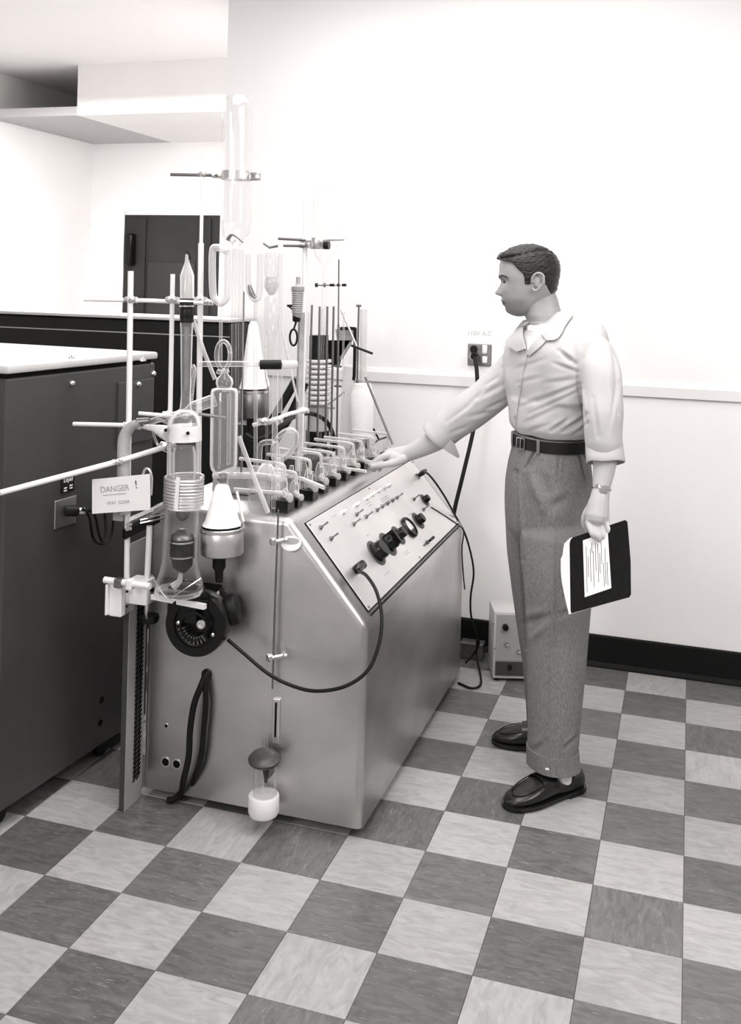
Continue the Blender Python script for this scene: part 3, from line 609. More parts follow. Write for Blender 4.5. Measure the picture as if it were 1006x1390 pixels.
# reservoir high up
rs = thing('glass_reservoir', 'tall faint glass cylinder held high by the ring clamp', 'glassware', P(318, 330, 2.74))
glass_lathe('cylinder', 322, [(2, 128), (14, 131), (19, 138), (20, 150), (20, 300), (17, 318), (8, 328), (5, 334)], 2.74, 'glassx', rs, 321)
MB().tube([P(306, 300, 2.70), P(307, 318, 2.70), P(318, 328, 2.70)], [.011, .013, .009], 12).build('outlet_bend', M['glassm'], rs)
MB().tube([P(309, 326, 2.69), P(314, 319, 2.69), P(321, 321, 2.69), P(330, 329, 2.69)], [.006, .004, .0035, .003], 8, smooth=4).build('valve_handle', M['dull'], rs)
# U manometer
um = thing('u_tube', 'thick white glass U tube hanging from the reservoir outlet', 'glassware', P(303, 415, 2.69))
MB().tube([P(309, 341, 2.69), P(294, 336, 2.69), P(288.5, 344, 2.69), P(289, 395, 2.69), P(293, 407, 2.69), P(300, 411, 2.69), P(307, 405, 2.69), P(309, 392, 2.69), P(310, 340, 2.69)], .0108, 14, smooth=7).build('tube', M['glassf'], um)
MB().tube([P(300, 412, 2.70), P(299.5, 492, 2.70)], .0048, 10).build('stem', M['glassm'], um)
# second U with mercury
u2 = thing('u_tube', 'clear glass U tube with dark mercury in its bend, right of the white one', 'glassware', P(346, 408, 2.9))
MB().tube([P(337, 345, 2.9), P(337.5, 385, 2.9), P(341, 400, 2.9), P(347, 406, 2.9), P(352, 397, 2.9), P(353.5, 345, 2.9)], .0095, 12, smooth=7).build('tube', M['glassm'], u2)
MB().tube([P(338.5, 387, 2.9), P(341.5, 398, 2.9), P(347, 404.5, 2.9)], [.006, .009, .005], 10, smooth=4).build('mercury', M['dull'], u2)
MB().tube([P(347, 407, 2.9), P(347, 640, 2.9)], .0058, 10).build('stem', M['glassm'], u2)
# glass vapour pump
vp = thing('vapour_pump', 'narrow waisted glass vapour pump right of the mercury U tube', 'glassware', P(368, 490, 2.92))
glass_lathe('body', 368.5, [(8, 344), (9.5, 350), (9.5, 374), (8.4, 377), (9.5, 380), (9.5, 390), (4, 400), (9, 404), (9.5, 440), (8, 452), (5, 460), (5, 490)], 2.92, 'glassm', vp)
glass_lathe('inner_funnel', 368.5, [(7.5, 376), (8, 392), (2, 401)], 2.92, 'glassf', vp)
MB().tube([P(381, 345, 2.92), P(381, 470, 2.92), P(380, 560, 2.92)], .007, 10).build('side_tube', M['glassm'], vp)
MB().tube([P(358, 330, 2.92), P(366, 336, 2.92), P(377, 334, 2.92)], .004, 8).build('valve_handle', M['dull'], vp)
# the other thin glass tubes; (x, y) ends on the deck or given
def gt(label, pts, r, m='glassm', cat='glassware', group=None, smooth=0, name='glass_tube'):
    return tag(MB().tube([P(*q) for q in pts], r, 12, smooth=smooth).build(name, M[m]), label, cat, group)
gt('faint vertical glass tube just right of the white U tube', [(318, 338, 2.78), (317, 640, 2.78)], .0075, 'glass')
gt('vertical glass tube behind the white U tube with a dark seam', [(327, 340, 2.85), (326, 645, 2.85)], .0085, 'glass')
gt('dark thin rod at the left edge of the small white topped trap', [(331, 396, 3.0), (327, 664, 3.0)], .0028, 'dull', 'rod', name='thin_rod')
gt('long slanting white tube from the furnace neck down toward the deck', [(263, 436, 2.70), (277, 478, 2.71), (292, 515, 2.72)], .0062, 'glassf')
gt('white tube slanting down to the front edge of the deck', [(324, 592, 2.74), (344, 646, 2.75), (364, 696, 2.76)], .0068, 'glassf')
gt('thin slanting glass rod behind the vapour pump', [(383, 450, 3.05), (392, 490, 3.05), (404, 545, 3.05)], .0036, 'glassf', 'rod')
gt('long thin glass tube from the deck front up past the vapour pump', [(361, 470, 2.86), (363, 690, 2.80)], .0042, 'glass')
gt('short glass tube with a black wrap standing on the front of the deck', [(374, 505, 2.84), (372, 690, 2.80)], .0085, 'glassm')
gt('glass tube with a rounded top left of the oval glass spiral', [(352, 640, 2.95), (353, 608, 2.95), (358, 601, 2.95), (371, 600, 2.95)], .0085, 'glassm', smooth=6)
rod('cross_bar', 'white jointed bar crossing above the oval glass spiral', [(344, 577, 3.0), (372, 570, 3.0), (392, 562, 3.05), (417, 556, 3.1)], .0068, nuts=((360, 572, 3.0, .013), (376, 570, 3.02, .012), (412, 557, 3.1, .012)))
# oval spiral of thick glass
sp = thing('glass_spiral', 'oval spiral of thick glass tubing in the middle of the deck', 'glassware', P(388, 640, 2.98))
pts = []
for i in range(60):
    a = math.radians(150-i*560/59); e = i/59; pts.append(P(388+15*math.cos(a)*(1-.1*e)+(8*math.sin(a)-2), 604-21*math.sin(a)*(1-.1*e), 2.94+.07*e))
MB().tube(pts, .0075, 12).build('coil', M['glassm'], sp)
MB().tube([P(374, 600, 2.94), P(377, 628, 2.94), P(376, 690, 2.84)], .009, 12, smooth=5).build('down_tube', M['glassm'], sp)
MB().tube([P(403, 612, 3.0), P(405, 660, 2.98)], .0065, 12).build('down_tube', M['glassm'], sp)
glass_lathe('joint_flask', 362, [(5, 628), (10, 634), (18, 648), (19, 655), (12, 664)], 2.9, 'glassf', sp)
# second clamp high on the right
t = rod('support_rod', 'pale upright rod carrying the twin dark clamps above the ribbed pump', [(415, 270, 3.3), (412, 480, 3.3), (407.5, 648, 3.3)], .0085, nuts=((414, 326, 3.3, .012), (413.5, 334, 3.3, .011)))
t = thing('twin_clamp', 'pair of dark clamp arms gripping a stoppered tube at mid height', 'clamp', P(435, 338, 3.3))
MB().tube([P(378, 324, 3.28), P(416, 326, 3.28)], .0045, 8).build('arm', M['dull'], t)
MB().tube([P(385, 333.5, 3.28), P(416, 334, 3.28)], .0045, 8).build('arm', M['dull'], t)
MB().tube([P(416, 326, 3.28), P(467, 324, 3.3)], [.008, .011, .007], 10).build('jaw', M['alum'], t)
glass_lathe('grip', 432, [(11, 323), (11.5, 325), (11.5, 337), (10, 338)], 3.3, 'alum', t)
MB().tube([P(440, 333, 3.26), P(447, 333, 3.26)], .014, 12).build('grip_screw', M['blk'], t)
gt('faint bulb topped glass cylinder rising above the twin clamp', [(443, 252, 3.32), (443, 256, 3.32), (443, 262, 3.32), (442, 330, 3.32), (441.5, 348, 3.32), (441, 362, 3.32), (432, 652, 3.32)], [.012, .035, .045, .046, .038, .007, .006], 'glassx', name='glass_cylinder')
t = thing('small_clamp', 'row of small black clamp pieces on a horizontal stub near the thin rod', 'clamp', P(455, 390, 3.6))
MB().tube([P(428, 387, 3.6), P(470, 387, 3.6)], .003, 8).build('arm', M['chrome'], t)
for a_, b_ in ((428.5, 431), (440, 441.5), (448, 454), (458, 461), (465, 470)): MB().tube([P(a_, 387, 3.6), P(b_, 387, 3.6)], .0085 if a_ < 445 else .0055, 10).build('fitting', M['blk'], t)
gt('thin rod crossing the row of small black clamp pieces', [(460, 352, 3.62), (459, 500, 3.62)], .003, 'dull', 'rod', name='thin_rod')
# ribbed flex heater and hose loop
ht = thing('bellows_tube', 'dark ribbed bellows hanging left of the pale square post', 'bellows', P(403, 440, 3.15))
pr_ = [(3, 376), (3, 385), (4, 387), (9, 389), (9, 394)]
for i in range(11): pr_ += [(8.6-i*.12, 395+i*2.9), (7.6-i*.12, 396.4+i*2.9)]
pr_ += [(6, 428), (5, 431)]
glass_lathe('bellows', 405, pr_, 3.15, 'mid', ht, 403)
glass_lathe('sleeve', 402.5, [(5, 424), (5.5, 428), (5.5, 435), (4, 437)], 3.15, 'rub', ht)
MB().tube([P(391, 415, 3.14), P(397, 420, 3.14), P(402, 427, 3.14)], .0028, 8).build('wire', M['rub'], ht)
MB().tube([P(390, 415, 3.14), P(398, 415, 3.14)], .004, 8).build('stub', M['rub'], ht)
pts = [P(398, 458+11*math.sin(a)*1.0, 3.14)*0+P(398.5+5*math.cos(a), 458+11*math.sin(a), 3.14) for a in np.linspace(-1.5, 4.9, 22)]
tag(MB().tube([P(402, 437, 3.15)]+pts, .0038, 8).build('hose_loop', M['rub']), 'small black hose loop below the ribbed bellows', 'hose')
rod('square_post', 'pale stippled square post left of the bank of thin dark rods', [(409.5, 424, 3.2), (407, 520, 3.2), (405, 640, 3.1)], .0125, 'tape', cat='post', seg=4)
# ribbed pump
rp_ = thing('ribbed_pump', 'grey pump body with stacked fins behind the thin dark rods', 'pump', P(431, 612, 3.85))
pr_ = [(11, 486), (11, 552), (14.5, 553), (15, 586), (15.5, 586.5), (15.5, 598), (13, 599), (13, 613)]
glass_lathe('pump_body', 433, pr_, 3.85, 'tape', rp_, 431)
for i in range(9): glass_lathe('fin', 433-i*.12, [(16.5, 488+i*7), (17, 488.6+i*7), (17, 491.6+i*7), (16.5, 492.2+i*7)], 3.85, 'trimw', rp_)
glass_lathe('base_band', 431, [(16.2, 584), (16.2, 599)], 3.85, 'rub', rp_)
glass_lathe('upper_can', 440, [(4, 418), (5, 420), (5, 454)], 3.85, 'glassf', rp_)
glass_lathe('upper_neck', 433, [(13, 455), (13, 478), (14, 487)], 3.85, 'rub', rp_)
MB().prism([P(455, 447, 3.95), P(478, 447, 3.95), P(474, 468, 3.95), P(462, 488, 3.95)], (0, .03, 0)).build('gusset', M['mid'], rp_, smooth=False)
MB().prism([P(420, 462, 3.95), P(476, 462, 3.95), P(462, 484, 3.95), P(459, 498, 3.95), P(421, 494, 3.95)], (0, .02, 0)).build('dark_shroud', M['rub'], rp_, smooth=False)
MB().tube([P(462, 446, 3.93), P(480, 446, 3.93), P(482, 452, 3.93), P(481, 505, 3.93), P(480, 516, 3.93)], .007, 10, smooth=4).build('pipe', M['rub'], rp_)
for i, (x0_, x1_, b_, y1_) in enumerate(((423.5, 418, 414, 618), (434, 430.5, 416, 620), (444.5, 441.5, 416, 622), (453, 449, 416, 624), (459.5, 457, 440, 618))):
    gt('thin dark vertical rod in the bank before the ribbed pump, %s from the left' % ('first', 'second', 'third', 'fourth', 'fifth')[i], [(x0_, b_, 3.62), (x1_, y1_, 3.62)], .0042, 'dull', 'rod', 'thin dark rods before the ribbed pump', name='thin_rod')
for i, (x0_, b_) in enumerate(((416, 420), (419.5, 424), (467, 424))):
    gt('pale thin glass tube among the dark rods, %s from the left' % ('first', 'second', 'third')[i], [(x0_, b_, 3.7), (x0_-4, 616, 3.7)], .0042, 'glassm', 'glassware', 'pale glass tubes among the dark rods', name='glass_tube')
rod('support_rod', 'tall grey rod with a small cap at the right end of the glassware', [(487, 417, 4.0), (486, 460, 4.0), (483.5, 605, 4.0)], .0042, 'dull', nuts=((487, 415, 4.0, .007, 'dull'),))
gt('wide pale glass column right of the tall grey rod', [(494, 420, 4.02), (493, 520, 4.02)], .016, 'glassf', name='glass_column')
rod('diagonal_rod', 'thin diagonal rod from the rod bank down to a black tip', [(463, 420, 3.75), (484, 470, 3.75)], .0042, 'alum')
tag(MB().tube([P(477, 469, 3.72), P(506, 480, 3.72)], .005, 10).build('black_handle', M['blk']), 'short black stick handle angled right above the chair rail', 'handle')
rod('diagonal_rod', 'grey diagonal rod leaning from the wall down to the deck near the hand', [(496, 512, 3.85), (512, 552, 3.83), (533, 603, 3.8)], .0045, 'dull')
# pale post, can on ring
tag(MB().rbox((P(473, 560, 4.0)+P(470, 616, 4.0))/2+np.array([0, 0, .10]), (.045, .02, .36), None, .003).build('support_plate', M['trimw'], smooth=False), 'pale flat upright plate between the finned pump and the white can', 'plate')
wc = thing('white_can', 'white cloth covered can in a metal ring at the far end of the deck', 'can', P(491, 625, 3.95))
glass_lathe('cover', 492, [(12, 521), (14, 531), (15.5, 533), (15, 594)], 3.95, 'bone', wc)
glass_lathe('metal_ring', 492, [(15.6, 594), (16, 596), (15.4, 600), (16, 604), (15.6, 608)], 3.95, 'chrome', wc)
glass_lathe('base', 492, [(15.4, 608), (15.4, 622)], 3.95, 'glassf', wc)
MB().tube([P(505, 604, 3.90), P(514, 597, 3.90), P(526, 593, 3.88)], .004, 8).build('bracket_arm', M['dull'], wc)
MB().tube([P(514, 596, 3.90), P(507, 582, 3.88)], .0042, 8).build('valve_handle', M['rub'], wc)
for i, y in enumerate((497, 524)):
    rod('tee_clamp', 'small dark tee shaped clamp beside the finned pump, %s' % ('upper', 'lower')[i], [(454, y, 3.8), (464, y+.6, 3.8)], .0042, 'dull', nuts=((459, y, 3.8, .006, 'dull'),), cat='clamp')
rod('cross_bar', 'grey bar rising to the right of the finned pump', [(443, 551, 3.8), (469, 532, 3.8)], .005, 'alum', nuts=((450, 553, 3.8, .010),))
# dark hoses behind the deck
tag(MB().tube([P(334, 622, 3.46), P(352, 598, 3.48), P(385, 545, 3.52), (P(402, 515, 3.55))], .016, 12, smooth=6).build('rubber_hose', M['rub']), 'thick black hose slanting up across the deck, left of the other', 'hose')
tag(MB().tube([P(354, 624, 3.46), P(372, 600, 3.48), P(396, 560, 3.52), P(414, 520, 3.56)], .016, 12, smooth=6).build('rubber_hose', M['rub']), 'thick black hose slanting up across the deck, right of the other', 'hose')
tag(MB().tube([P(334, 590, 3.1), P(345, 596, 3.1), P(362, 592, 3.12), P(385, 575, 3.2), P(405, 563, 3.4), P(425, 562, 3.6), P(443, 572, 3.65), P(452, 590, 3.66), P(454, 612, 3.66)], .0085, 12, smooth=8).build('rubber_hose', M['rub']), 'long black hose arching over the middle of the deck', 'hose')
tag(MB().tube([P(420, 609, 3.6), P(430, 606, 3.6), P(443, 609, 3.6), P(452, 614, 3.6)], .006, 10, smooth=6).build('rubber_hose', M['rub']), 'short black hose arc at the foot of the thin rods', 'hose')
# dark equipment seen through the glass behind the near trap
tag(MB().rbox((P(345, 600, 3.25)+P(345, 610, 3.25))/2, (.13, .10, .16), None, .01).build('pump_motor', M['rub']), 'black motor body on the deck behind the near glassware', 'motor')
tag(MB().rbox((-1.40, 3.05, ZD+.031), (.13, .15, .06), None, .006).build('junction_box', M['mid'], smooth=False), 'low grey box on the deck behind the front glass tubes', 'box')
tag(MB().rbox((-1.28, 3.3, ZD+.04), (.10, .10, .08), None, .006).build('junction_box', M['cab'], smooth=False), 'dark grey box on the deck among the stopcock tubes', 'box')
# ------------------------------------------------------------------ stopcocks
names = ['nearest the console front', 'second from the console front', 'third from the console front', 'fourth from the console front', 'fifth from the console front', 'sixth from the console front', 'seventh from the console front', 'eighth, just before the hand', 'ninth, at the hand', 'farthest, behind the hand']
pos = [(387, 696, 1.0), (403, 690, .75), (422, 680, .9), (437, 670, .9), (454, 661, .8), (468, 653, .8), (481, 646, .8), (493, 639, .75), (509, 633, .75), (528, 624, .7)]
for i, (x, y, k) in enumerate(pos):
    b = PZ(x, y, ZD); k *= 1.28; t = thing('stopcock', 'glass stopcock on a black block along the deck edge, '+names[i], 'stopcock', b, 'glass stopcocks along the deck edge')
    b = b+np.array([-.018, 0.022, 0])
    MB().rbox(b+np.array([0, 0, .014*k]), (.044*k, .044*k, .028*k), None, .002).build('block', M['blk'], t, smooth=False)
    MB().lathe([(.012, .028*k), (.014, .034*k), (.0145, .065*k), (.010, .078*k), (.006, .084*k)], b, (0, 0, 1), 14).build('barrel', M['glassm'], t)
    MB().tube([b+np.array([.004, 0, .07*k]), b+np.array([.004, 0, .098*k]), b+np.array([-.006, 0, .108*k]), b+np.array([-.05, .004, .110*k]), b+np.array([-.15, .012, .112*k])], .0052, 10, smooth=5).build('side_tube', M['glassf'], t)
    h = b+np.array([.026, -.018, .036*k])
    MB().tube([b+np.array([0, -.004, .045*k]), h], [.007, .006], 10).build('plug', M['glassf'], t)
    MB().sphere(h+np.array([.006, -.004, 0]), (.009*k, .004, .011*k), 12, 8).build('handle', M['glassf'], t)
    MB().sphere(b+np.array([.018, -.022, .046*k]), (.008*k, .008*k, .012*k), 10, 6).build('key_cap', M['glassm'], t)
# a back row of upright glass bulbs linking to the stopcocks
for i, (x, y0_, Y, r) in enumerate(((396, 632, 2.98, .016), (413, 622, 3.1, .014), (424, 640, 3.15, .014), (440, 640, 3.3, .013), (456, 632, 3.45, .012), (470, 626, 3.58, .012))):
    d = P(x, y0_, Y); b = np.array([d[0], d[1], ZD])
    t = MB().lathe([(r*.8, 0), (r, .01), (r, max(.03, (d[2]-ZD)*.7)), (r*.5, max(.04, (d[2]-ZD)*.85)), (r*.4, max(.05, d[2]-ZD))], b, (0, 0, 1), 16).build('glass_bulb', M['glassm'])
    tag(t, 'upright glass bulb in the row left of the stopcocks, %s from the front' % ('first', 'second', 'third', 'fourth', 'fifth', 'sixth')[i], 'glassware', 'glass bulbs behind the stopcocks')
gt('horizontal glass tube low across the front of the deck', [(318, 664, 2.80), (352, 667, 2.80), (383, 669, 2.80)], .0055, 'glassf')
gt('frosted glass manifold lying along the middle of the deck', [(290, 645, 2.86), (352, 646, 2.86), (382, 650, 2.86)], .010, 'glassf')
gt('glass tube running back along the deck behind the stopcocks', [(376, 643, 2.95), (410, 650, 3.0), (440, 662, 2.95)], .0065, 'glassf')
gt('long glass tube near the far end of the deck', [(440, 622, 3.6), (480, 624, 3.6), (514, 628, 3.55)], .0055, 'glassf')
gt('glass tube bent down at the right, beside the middle stopcocks', [(436, 630, 3.4), (470, 636, 3.38), (497, 640, 3.36)], .0055, 'glassf')
# wide beaker at deck front left
glj = thing('glass_jar', 'wide clear glass jar on the deck front behind the level tube', 'glassware', PZ(352, 690, ZD))
glass_lathe('jar', 352, [(14, 662), (15, 664), (15, 690), (13, 693)], 2.82, 'glass', glj)
# level tube on the front face
YL = 2.69
lt = thing('level_tube', 'long thin glass level tube down the console front with metal clips', 'glassware', P(368, 1012, YL))
MB().tube([P(371, 690, YL), P(366, 880, YL), P(361, 1020, YL)], .0052, 12).build('tube', M['glass'], lt)
MB().tube([P(378, 692, YL+.02), P(374, 800, YL+.02), P(370, 935, YL+.02)], .0028, 10).build('inner_rod', M['dull'], lt)
for (x, y), (x2, y2) in (((371, 735, ), (386, 733)), ((366, 893), (385, 890))):
    MB().lathe([(.0085, -.009), (.0105, -.007), (.0105, .007), (.0085, .009)], P(x, y, YL), (0, 0, 1), 14).build('clip', M['chrome'], lt)
    MB().tube([P(x+3, y, YL), P(x2, y2, YL+.02)], [.006, .004, .007], 10).build('clip_arm', M['chrome'], lt)
    MB().sphere(P(x2+2, y2, YL+.01), (.008, .006, .007), 10, 6).build('wing_nut', M['alum'], lt)
    MB().tube([P(x+10, y, YL+.01), P(x+14, y, YF+.004)], .004, 8).build('clip_mount', M['alum'], lt)
vl = thing('glass_vial', 'glass vial in a white cup with a black mushroom stopper, low on the console front', 'vial', P(358, 1106, YL-.01))
MB().lathe([(.008, -.012), (.034, -.014), (.045, -.006), (.047, .002), (.038, .012), (.015, .016), (0, .016)], P(359, 1030, YL-.01), (.02, -.12, 1), 28).build('stopper', M['plate'], vl)
glass_lathe('vial', 360, [(16, 1036), (16, 1078), (14, 1092), (5, 1093)], YL-.01, 'glass', vl, 360)
glass_lathe('cup', 358, [(20, 1078), (21, 1080), (21, 1100), (19, 1105), (3, 1106)], YL-.01, 'wht', vl)
MB().tube([P(361, 1040, YL-.01), P(361, 1062, YL-.01)], [.011, .012, .004], 12).build('inner_stem', M['rub'], vl)
MB().tube([P(358, 1040, YL-.01), P(356, 1080, YL-.01)], .003, 8).build('capillary', M['glassm'], vl)
MB().rbox(P(366, 1045, YF-.016), (.02, .05, .03), None, .003).build('wall_mount', M['dull'], vl, smooth=False)
# oval tag hanging at the panel corner
og = thing('oval_tag', 'white oval nameplate tag at the console top front corner', 'tag', P(395, 752, YF-.02))
co = P(395, 738, YF-.012); no_ = np.array([.35, -.9, .3]); no_ /= np.linalg.norm(no_)
MB().lathe([(.028, 0), (.030, .002), (.028, .004), (0, .004)], co, no_, 28, .72).build('disc', M['wht'], og)
MB().lathe([(.024, .0041), (.024, .0046), (0, .0046)], co+np.array([0, 0, .008]), no_, 20, .35).build('printed_band', M['mid'], og)
MB().tube([P(378, 735, YF-.03), P(388, 736, YF-.015)], .005, 8).build('clip', M['chrome'], og)
# ------------------------------------------------------------------ wall outlet
a, b = P(636, 466, WY), P(667, 497, WY)
wo = thing('wall_outlet', 'dark metal duplex outlet plate on the wall with one plug in', 'outlet', ((a[0]+b[0])/2, WY, b[2]))
oc = (a+b)/2; ow, oh = b[0]-a[0], a[2]-b[2]
MB().rbox(oc+np.array([0, -.005, 0]), (ow, .010, oh), None, .003).build('cover_plate', M['dull'], wo, smooth=False)
MB().lathe([(.017, .009), (.017, .013), (0, .013)], P(644, 474, WY), (0, -1, 0), 20).build('socket', M['blk'], wo)
MB().lathe([(.019, .009), (.019, .02), (.012, .024), (0, .024)], P(643.5, 484, WY), (0, -1, 0), 20).build('plug_collar', M['alum'], wo)
for y in (474, 488): MB().rbox(P(659, y, WY)+np.array([0, -.014, 0]), (.022, .012, .038 if y == 474 else .03), None, .004).build('switch_cap', M['wht'], wo)
cap = thing('outlet_caption', 'small embossed voltage lettering on the wall above the outlet', 'lettering', P(652, 456, WY))
text('110V A.C.', .028, P(652, 453, WY)+np.array([0, -.0006, 0]), (1, 0, 0), (0, 0, 1), mat('faint_lettering', .45, .6), 'letters', cap)
# ------------------------------------------------------------------ instrument box on the floor
bx0, bx1 = PZ(668.5, 921, .012), None
Yb = bx0[1]; zbt = P(667, 830, Yb)[2]; xw = .215; bd = .155
ib = thing('instrument_box', 'small pale instrument box with knobs on the floor behind the man', 'instrument', (bx0[0]+xw/2, Yb+bd/2, 0))
ibr = math.radians(18); IBX = [np.array([math.cos(ibr), math.sin(ibr), 0]), np.array([-math.sin(ibr), math.cos(ibr), 0]), np.array([0, 0, 1.])]
def bxp(a_, b_, z): return np.array([bx0[0], Yb, z])+IBX[0]*a_+IBX[1]*b_
MB().rbox(bxp(xw/2, bd/2, (.012+zbt)/2), (xw, bd, zbt-.012), IBX, .006).build('case', M['cabtop'], ib)
MB().box(bxp(xw/2, -.001, .012+(zbt-.012)*.62), (xw-.02, .004, (zbt-.012)*.68), IBX).build('front_panel', M['mid'], ib, smooth=False)
MB().box(bxp(xw/2, -.001, .012+(zbt-.012)*.155), (xw-.02, .004, (zbt-.012)*.21), IBX).build('lower_panel', M['cab'], ib, smooth=False)
def ibp(x, y): return PP(x, y, np.array([bx0[0], Yb, 0])-IBX[1]*.003, IBX[1])
MB().lathe([(.013, 0), (.012, .016), (0, .018)], ibp(686, 851), -IBX[1], 16).build('knob', M['blk'], ib)
for x, y in ((688, 873), (705, 883)): MB().lathe([(.010, 0), (.010, .006), (.007, .012), (0, .013)], ibp(x, y), -IBX[1], 16).build('jack', M['chrome'], ib)
MB().lathe([(.009, 0), (.008, .014), (0, .015)], ibp(692, 905), -IBX[1], 16).build('knob', M['blk'], ib)
for x, y in ((670, 847), (671.5, 880), (672.5, 905)): MB().lathe([(.003, 0), (.0025, .002), (0, .0025)], ibp(x, y), -IBX[1], 8).build('screw', M['dull'], ib)
for a_ in (.02, xw-.02):
    for b_ in (.02, bd-.02): MB().lathe([(.01, 0), (.01, .014), (0, .014)], bxp(a_, b_, 0), (0, 0, 1), 10).build('foot', M['rub'], ib)
tag(MB().tube([P(648, 868, 4.13), P(647, 890, 4.13), PZ(652, 915, .006), PZ(652, 930, .006), PZ(640, 934, .006), PZ(622, 927, .006)], .0045, 10, smooth=8).build('floor_wire', M['rub']), 'black cord curling on the floor between console and instrument box', 'cord')
tag(MB().rbox((P(640, 895, 4.22)[0], 4.24, .035), (.10, .06, .07), None, .005).build('junction_box', M['dull'], smooth=False), 'small metal junction box on the floor at the baseboard', 'box')
# ------------------------------------------------------------------ the man
MO = np.array([-.37, 3.37, 0]); E1 = np.array([.988, .153, 0]); E2 = np.array([-.153, .988, 0]); UZ = np.array([0, 0, 1.])
def Q(x, y, d=0.): return PP(x, y, MO+E2*d, E2)
def remesh(mb, vox, smooth=2, fac=.5):
    me = bpy.data.meshes.new('r'); me.from_pydata(mb.v, [], mb.f)
    bm = bmesh.new(); bm.from_mesh(me); bmesh.ops.recalc_face_normals(bm, faces=bm.faces); bm.to_mesh(me); bm.free()
    ob = bpy.data.objects.new('r', me); COL.objects.link(ob)
    r = ob.modifiers.new('r', 'REMESH'); r.mode = 'VOXEL'; r.voxel_size = vox; r.adaptivity = 0
    if smooth:
        s_ = ob.modifiers.new('s', 'SMOOTH'); s_.factor = fac; s_.iterations = smooth
    dg = bpy.context.evaluated_depsgraph_get(); out = bpy.data.meshes.new_from_object(ob.evaluated_get(dg))
    bpy.data.objects.remove(ob); bpy.data.meshes.remove(me); return out
def mesh_np(me):
    v = np.empty(len(me.vertices)*3); me.vertices.foreach_get('co', v); n = np.empty(len(me.vertices)*3); me.vertex_normals.foreach_get('vector', n)
    return v.reshape(-1, 3), n.reshape(-1, 3)
def put(me, name, m, parent, v):
    me.vertices.foreach_set('co', (v-ORG[parent.name]).ravel()); me.update()
    me.materials.clear(); me.materials.append(m); me.polygons.foreach_set('use_smooth', [True]*len(me.polygons))
    me.name = name; o = bpy.data.objects.new(name, me); COL.objects.link(o); o.parent = parent; ORG[o.name] = ORG[parent.name]; return o
def ring(y, xl, xr, d, phi, k, n=40, ex=2.25, top=None):
    """one horizontal cross-section whose silhouette spans xl..xr at image row y; phi turns its front towards the viewer"""
    L, Rr = Q(xl, y, d), Q(xr, y, d); c = (L+Rr)/2; w_ = np.linalg.norm(Rr-L)/2
    ph = math.radians(phi); F_ = -E1*math.cos(ph)-E2*math.sin(ph); Lf = -E2*math.cos(ph)+E1*math.sin(ph)
    pts = []
    for i in range(n):
        t = 2*math.pi*i/n; ct, st = math.cos(t), math.sin(t)
        pts.append(F_*k*math.copysign(abs(ct)**(2/ex), ct)+Lf*math.copysign(abs(st)**(2/ex), st))
    pts = np.array(pts); e = pts@E1; s_ = w_*2/(e.max()-e.min())
    return c+pts*s_
def loft(mb, rings, cap=True):
    n = len(rings[0]); vs = [p for r in rings for p in r]
    fs = [(i*n+k, i*n+(k+1) % n, (i+1)*n+(k+1) % n, (i+1)*n+k) for i in range(len(rings)-1) for k in range(n)]
    if cap: fs += [tuple(range(n-1, -1, -1)), tuple((len(rings)-1)*n+k for k in range(n))]
    return mb.add(vs, fs)
def rows(tab, step=6):
    tab = np.array(tab, float); ys = np.arange(tab[0, 0], tab[-1, 0]+.01, step); t = tab[:, 0]
    return [[y]+[float(np.interp(y, t, tab[:, j])) for j in range(1, tab.shape[1])] for y in ys]
def limb(mb, pts, radii, seg=16, sub=6):
    """tapered, round-ended limb along a smooth path"""
    p = catmull(pts, sub); n = len(p); rr = np.interp(np.linspace(0, 1, n), np.linspace(0, 1, len(radii)), radii)
    d0 = p[0]-p[1]; d0 /= np.linalg.norm(d0); d1 = p[-1]-p[-2]; d1 /= np.linalg.norm(d1)
    pp = [p[0]+d0*rr[0]*q for q in (.98, .8, .45)]+p+[p[-1]+d1*rr[-1]*q for q in (.45, .8, .98)]
    r2 = [rr[0]*q for q in (.18, .6, .9)]+list(rr)+[rr[-1]*q for q in (.9, .6, .18)]
    return mb.tube(pp, r2, seg)
def creases(v, n, segs):
    """soft cloth folds: (x0, y0, x1, y1, depth, width) drawn on the side that faces the viewer"""
    q = v-EYEP; z = q@_f; px = CX+FPX*(q@_R)/z; py = CY-FPX*(q@_U)/z
    vis = np.clip(-(n*q).sum(1)/np.linalg.norm(q, axis=1), 0, 1)
    dv = np.zeros(len(v))
    for x0_, y0_, x1_, y1_, dp, w_ in segs:
        dx, dy = x1_-x0_, y1_-y0_; L2 = dx*dx+dy*dy; t = ((px-x0_)*dx+(py-y0_)*dy)/L2; tc = np.clip(t, 0, 1)
        ds = ((px-x0_)*dy-(py-y0_)*dx)/math.sqrt(L2); over = np.abs(t-tc)*math.sqrt(L2)
        dv += dp*np.exp(-(ds/w_)**2)*np.exp(-(over/w_)**2)*(.35+.65*np.sin(np.pi*np.clip(tc, .08, .92)))
        dv -= .55*dp*np.exp(-((ds-1.7*w_)/(1.2*w_))**2)*np.exp(-(over/w_)**2)*np.sin(np.pi*tc)
    return v+n*(dv*np.clip(vis*2.2, 0, 1))[:, None]
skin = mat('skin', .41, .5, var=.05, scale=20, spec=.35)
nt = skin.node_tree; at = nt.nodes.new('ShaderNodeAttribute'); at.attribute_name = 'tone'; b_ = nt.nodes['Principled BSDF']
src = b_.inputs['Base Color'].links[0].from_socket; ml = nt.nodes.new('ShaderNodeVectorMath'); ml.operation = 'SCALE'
nt.links.new(src, ml.inputs[0]); nt.links.new(at.outputs['Fac'], ml.inputs['Scale']); nt.links.new(ml.outputs[0], b_.inputs['Base Color'])
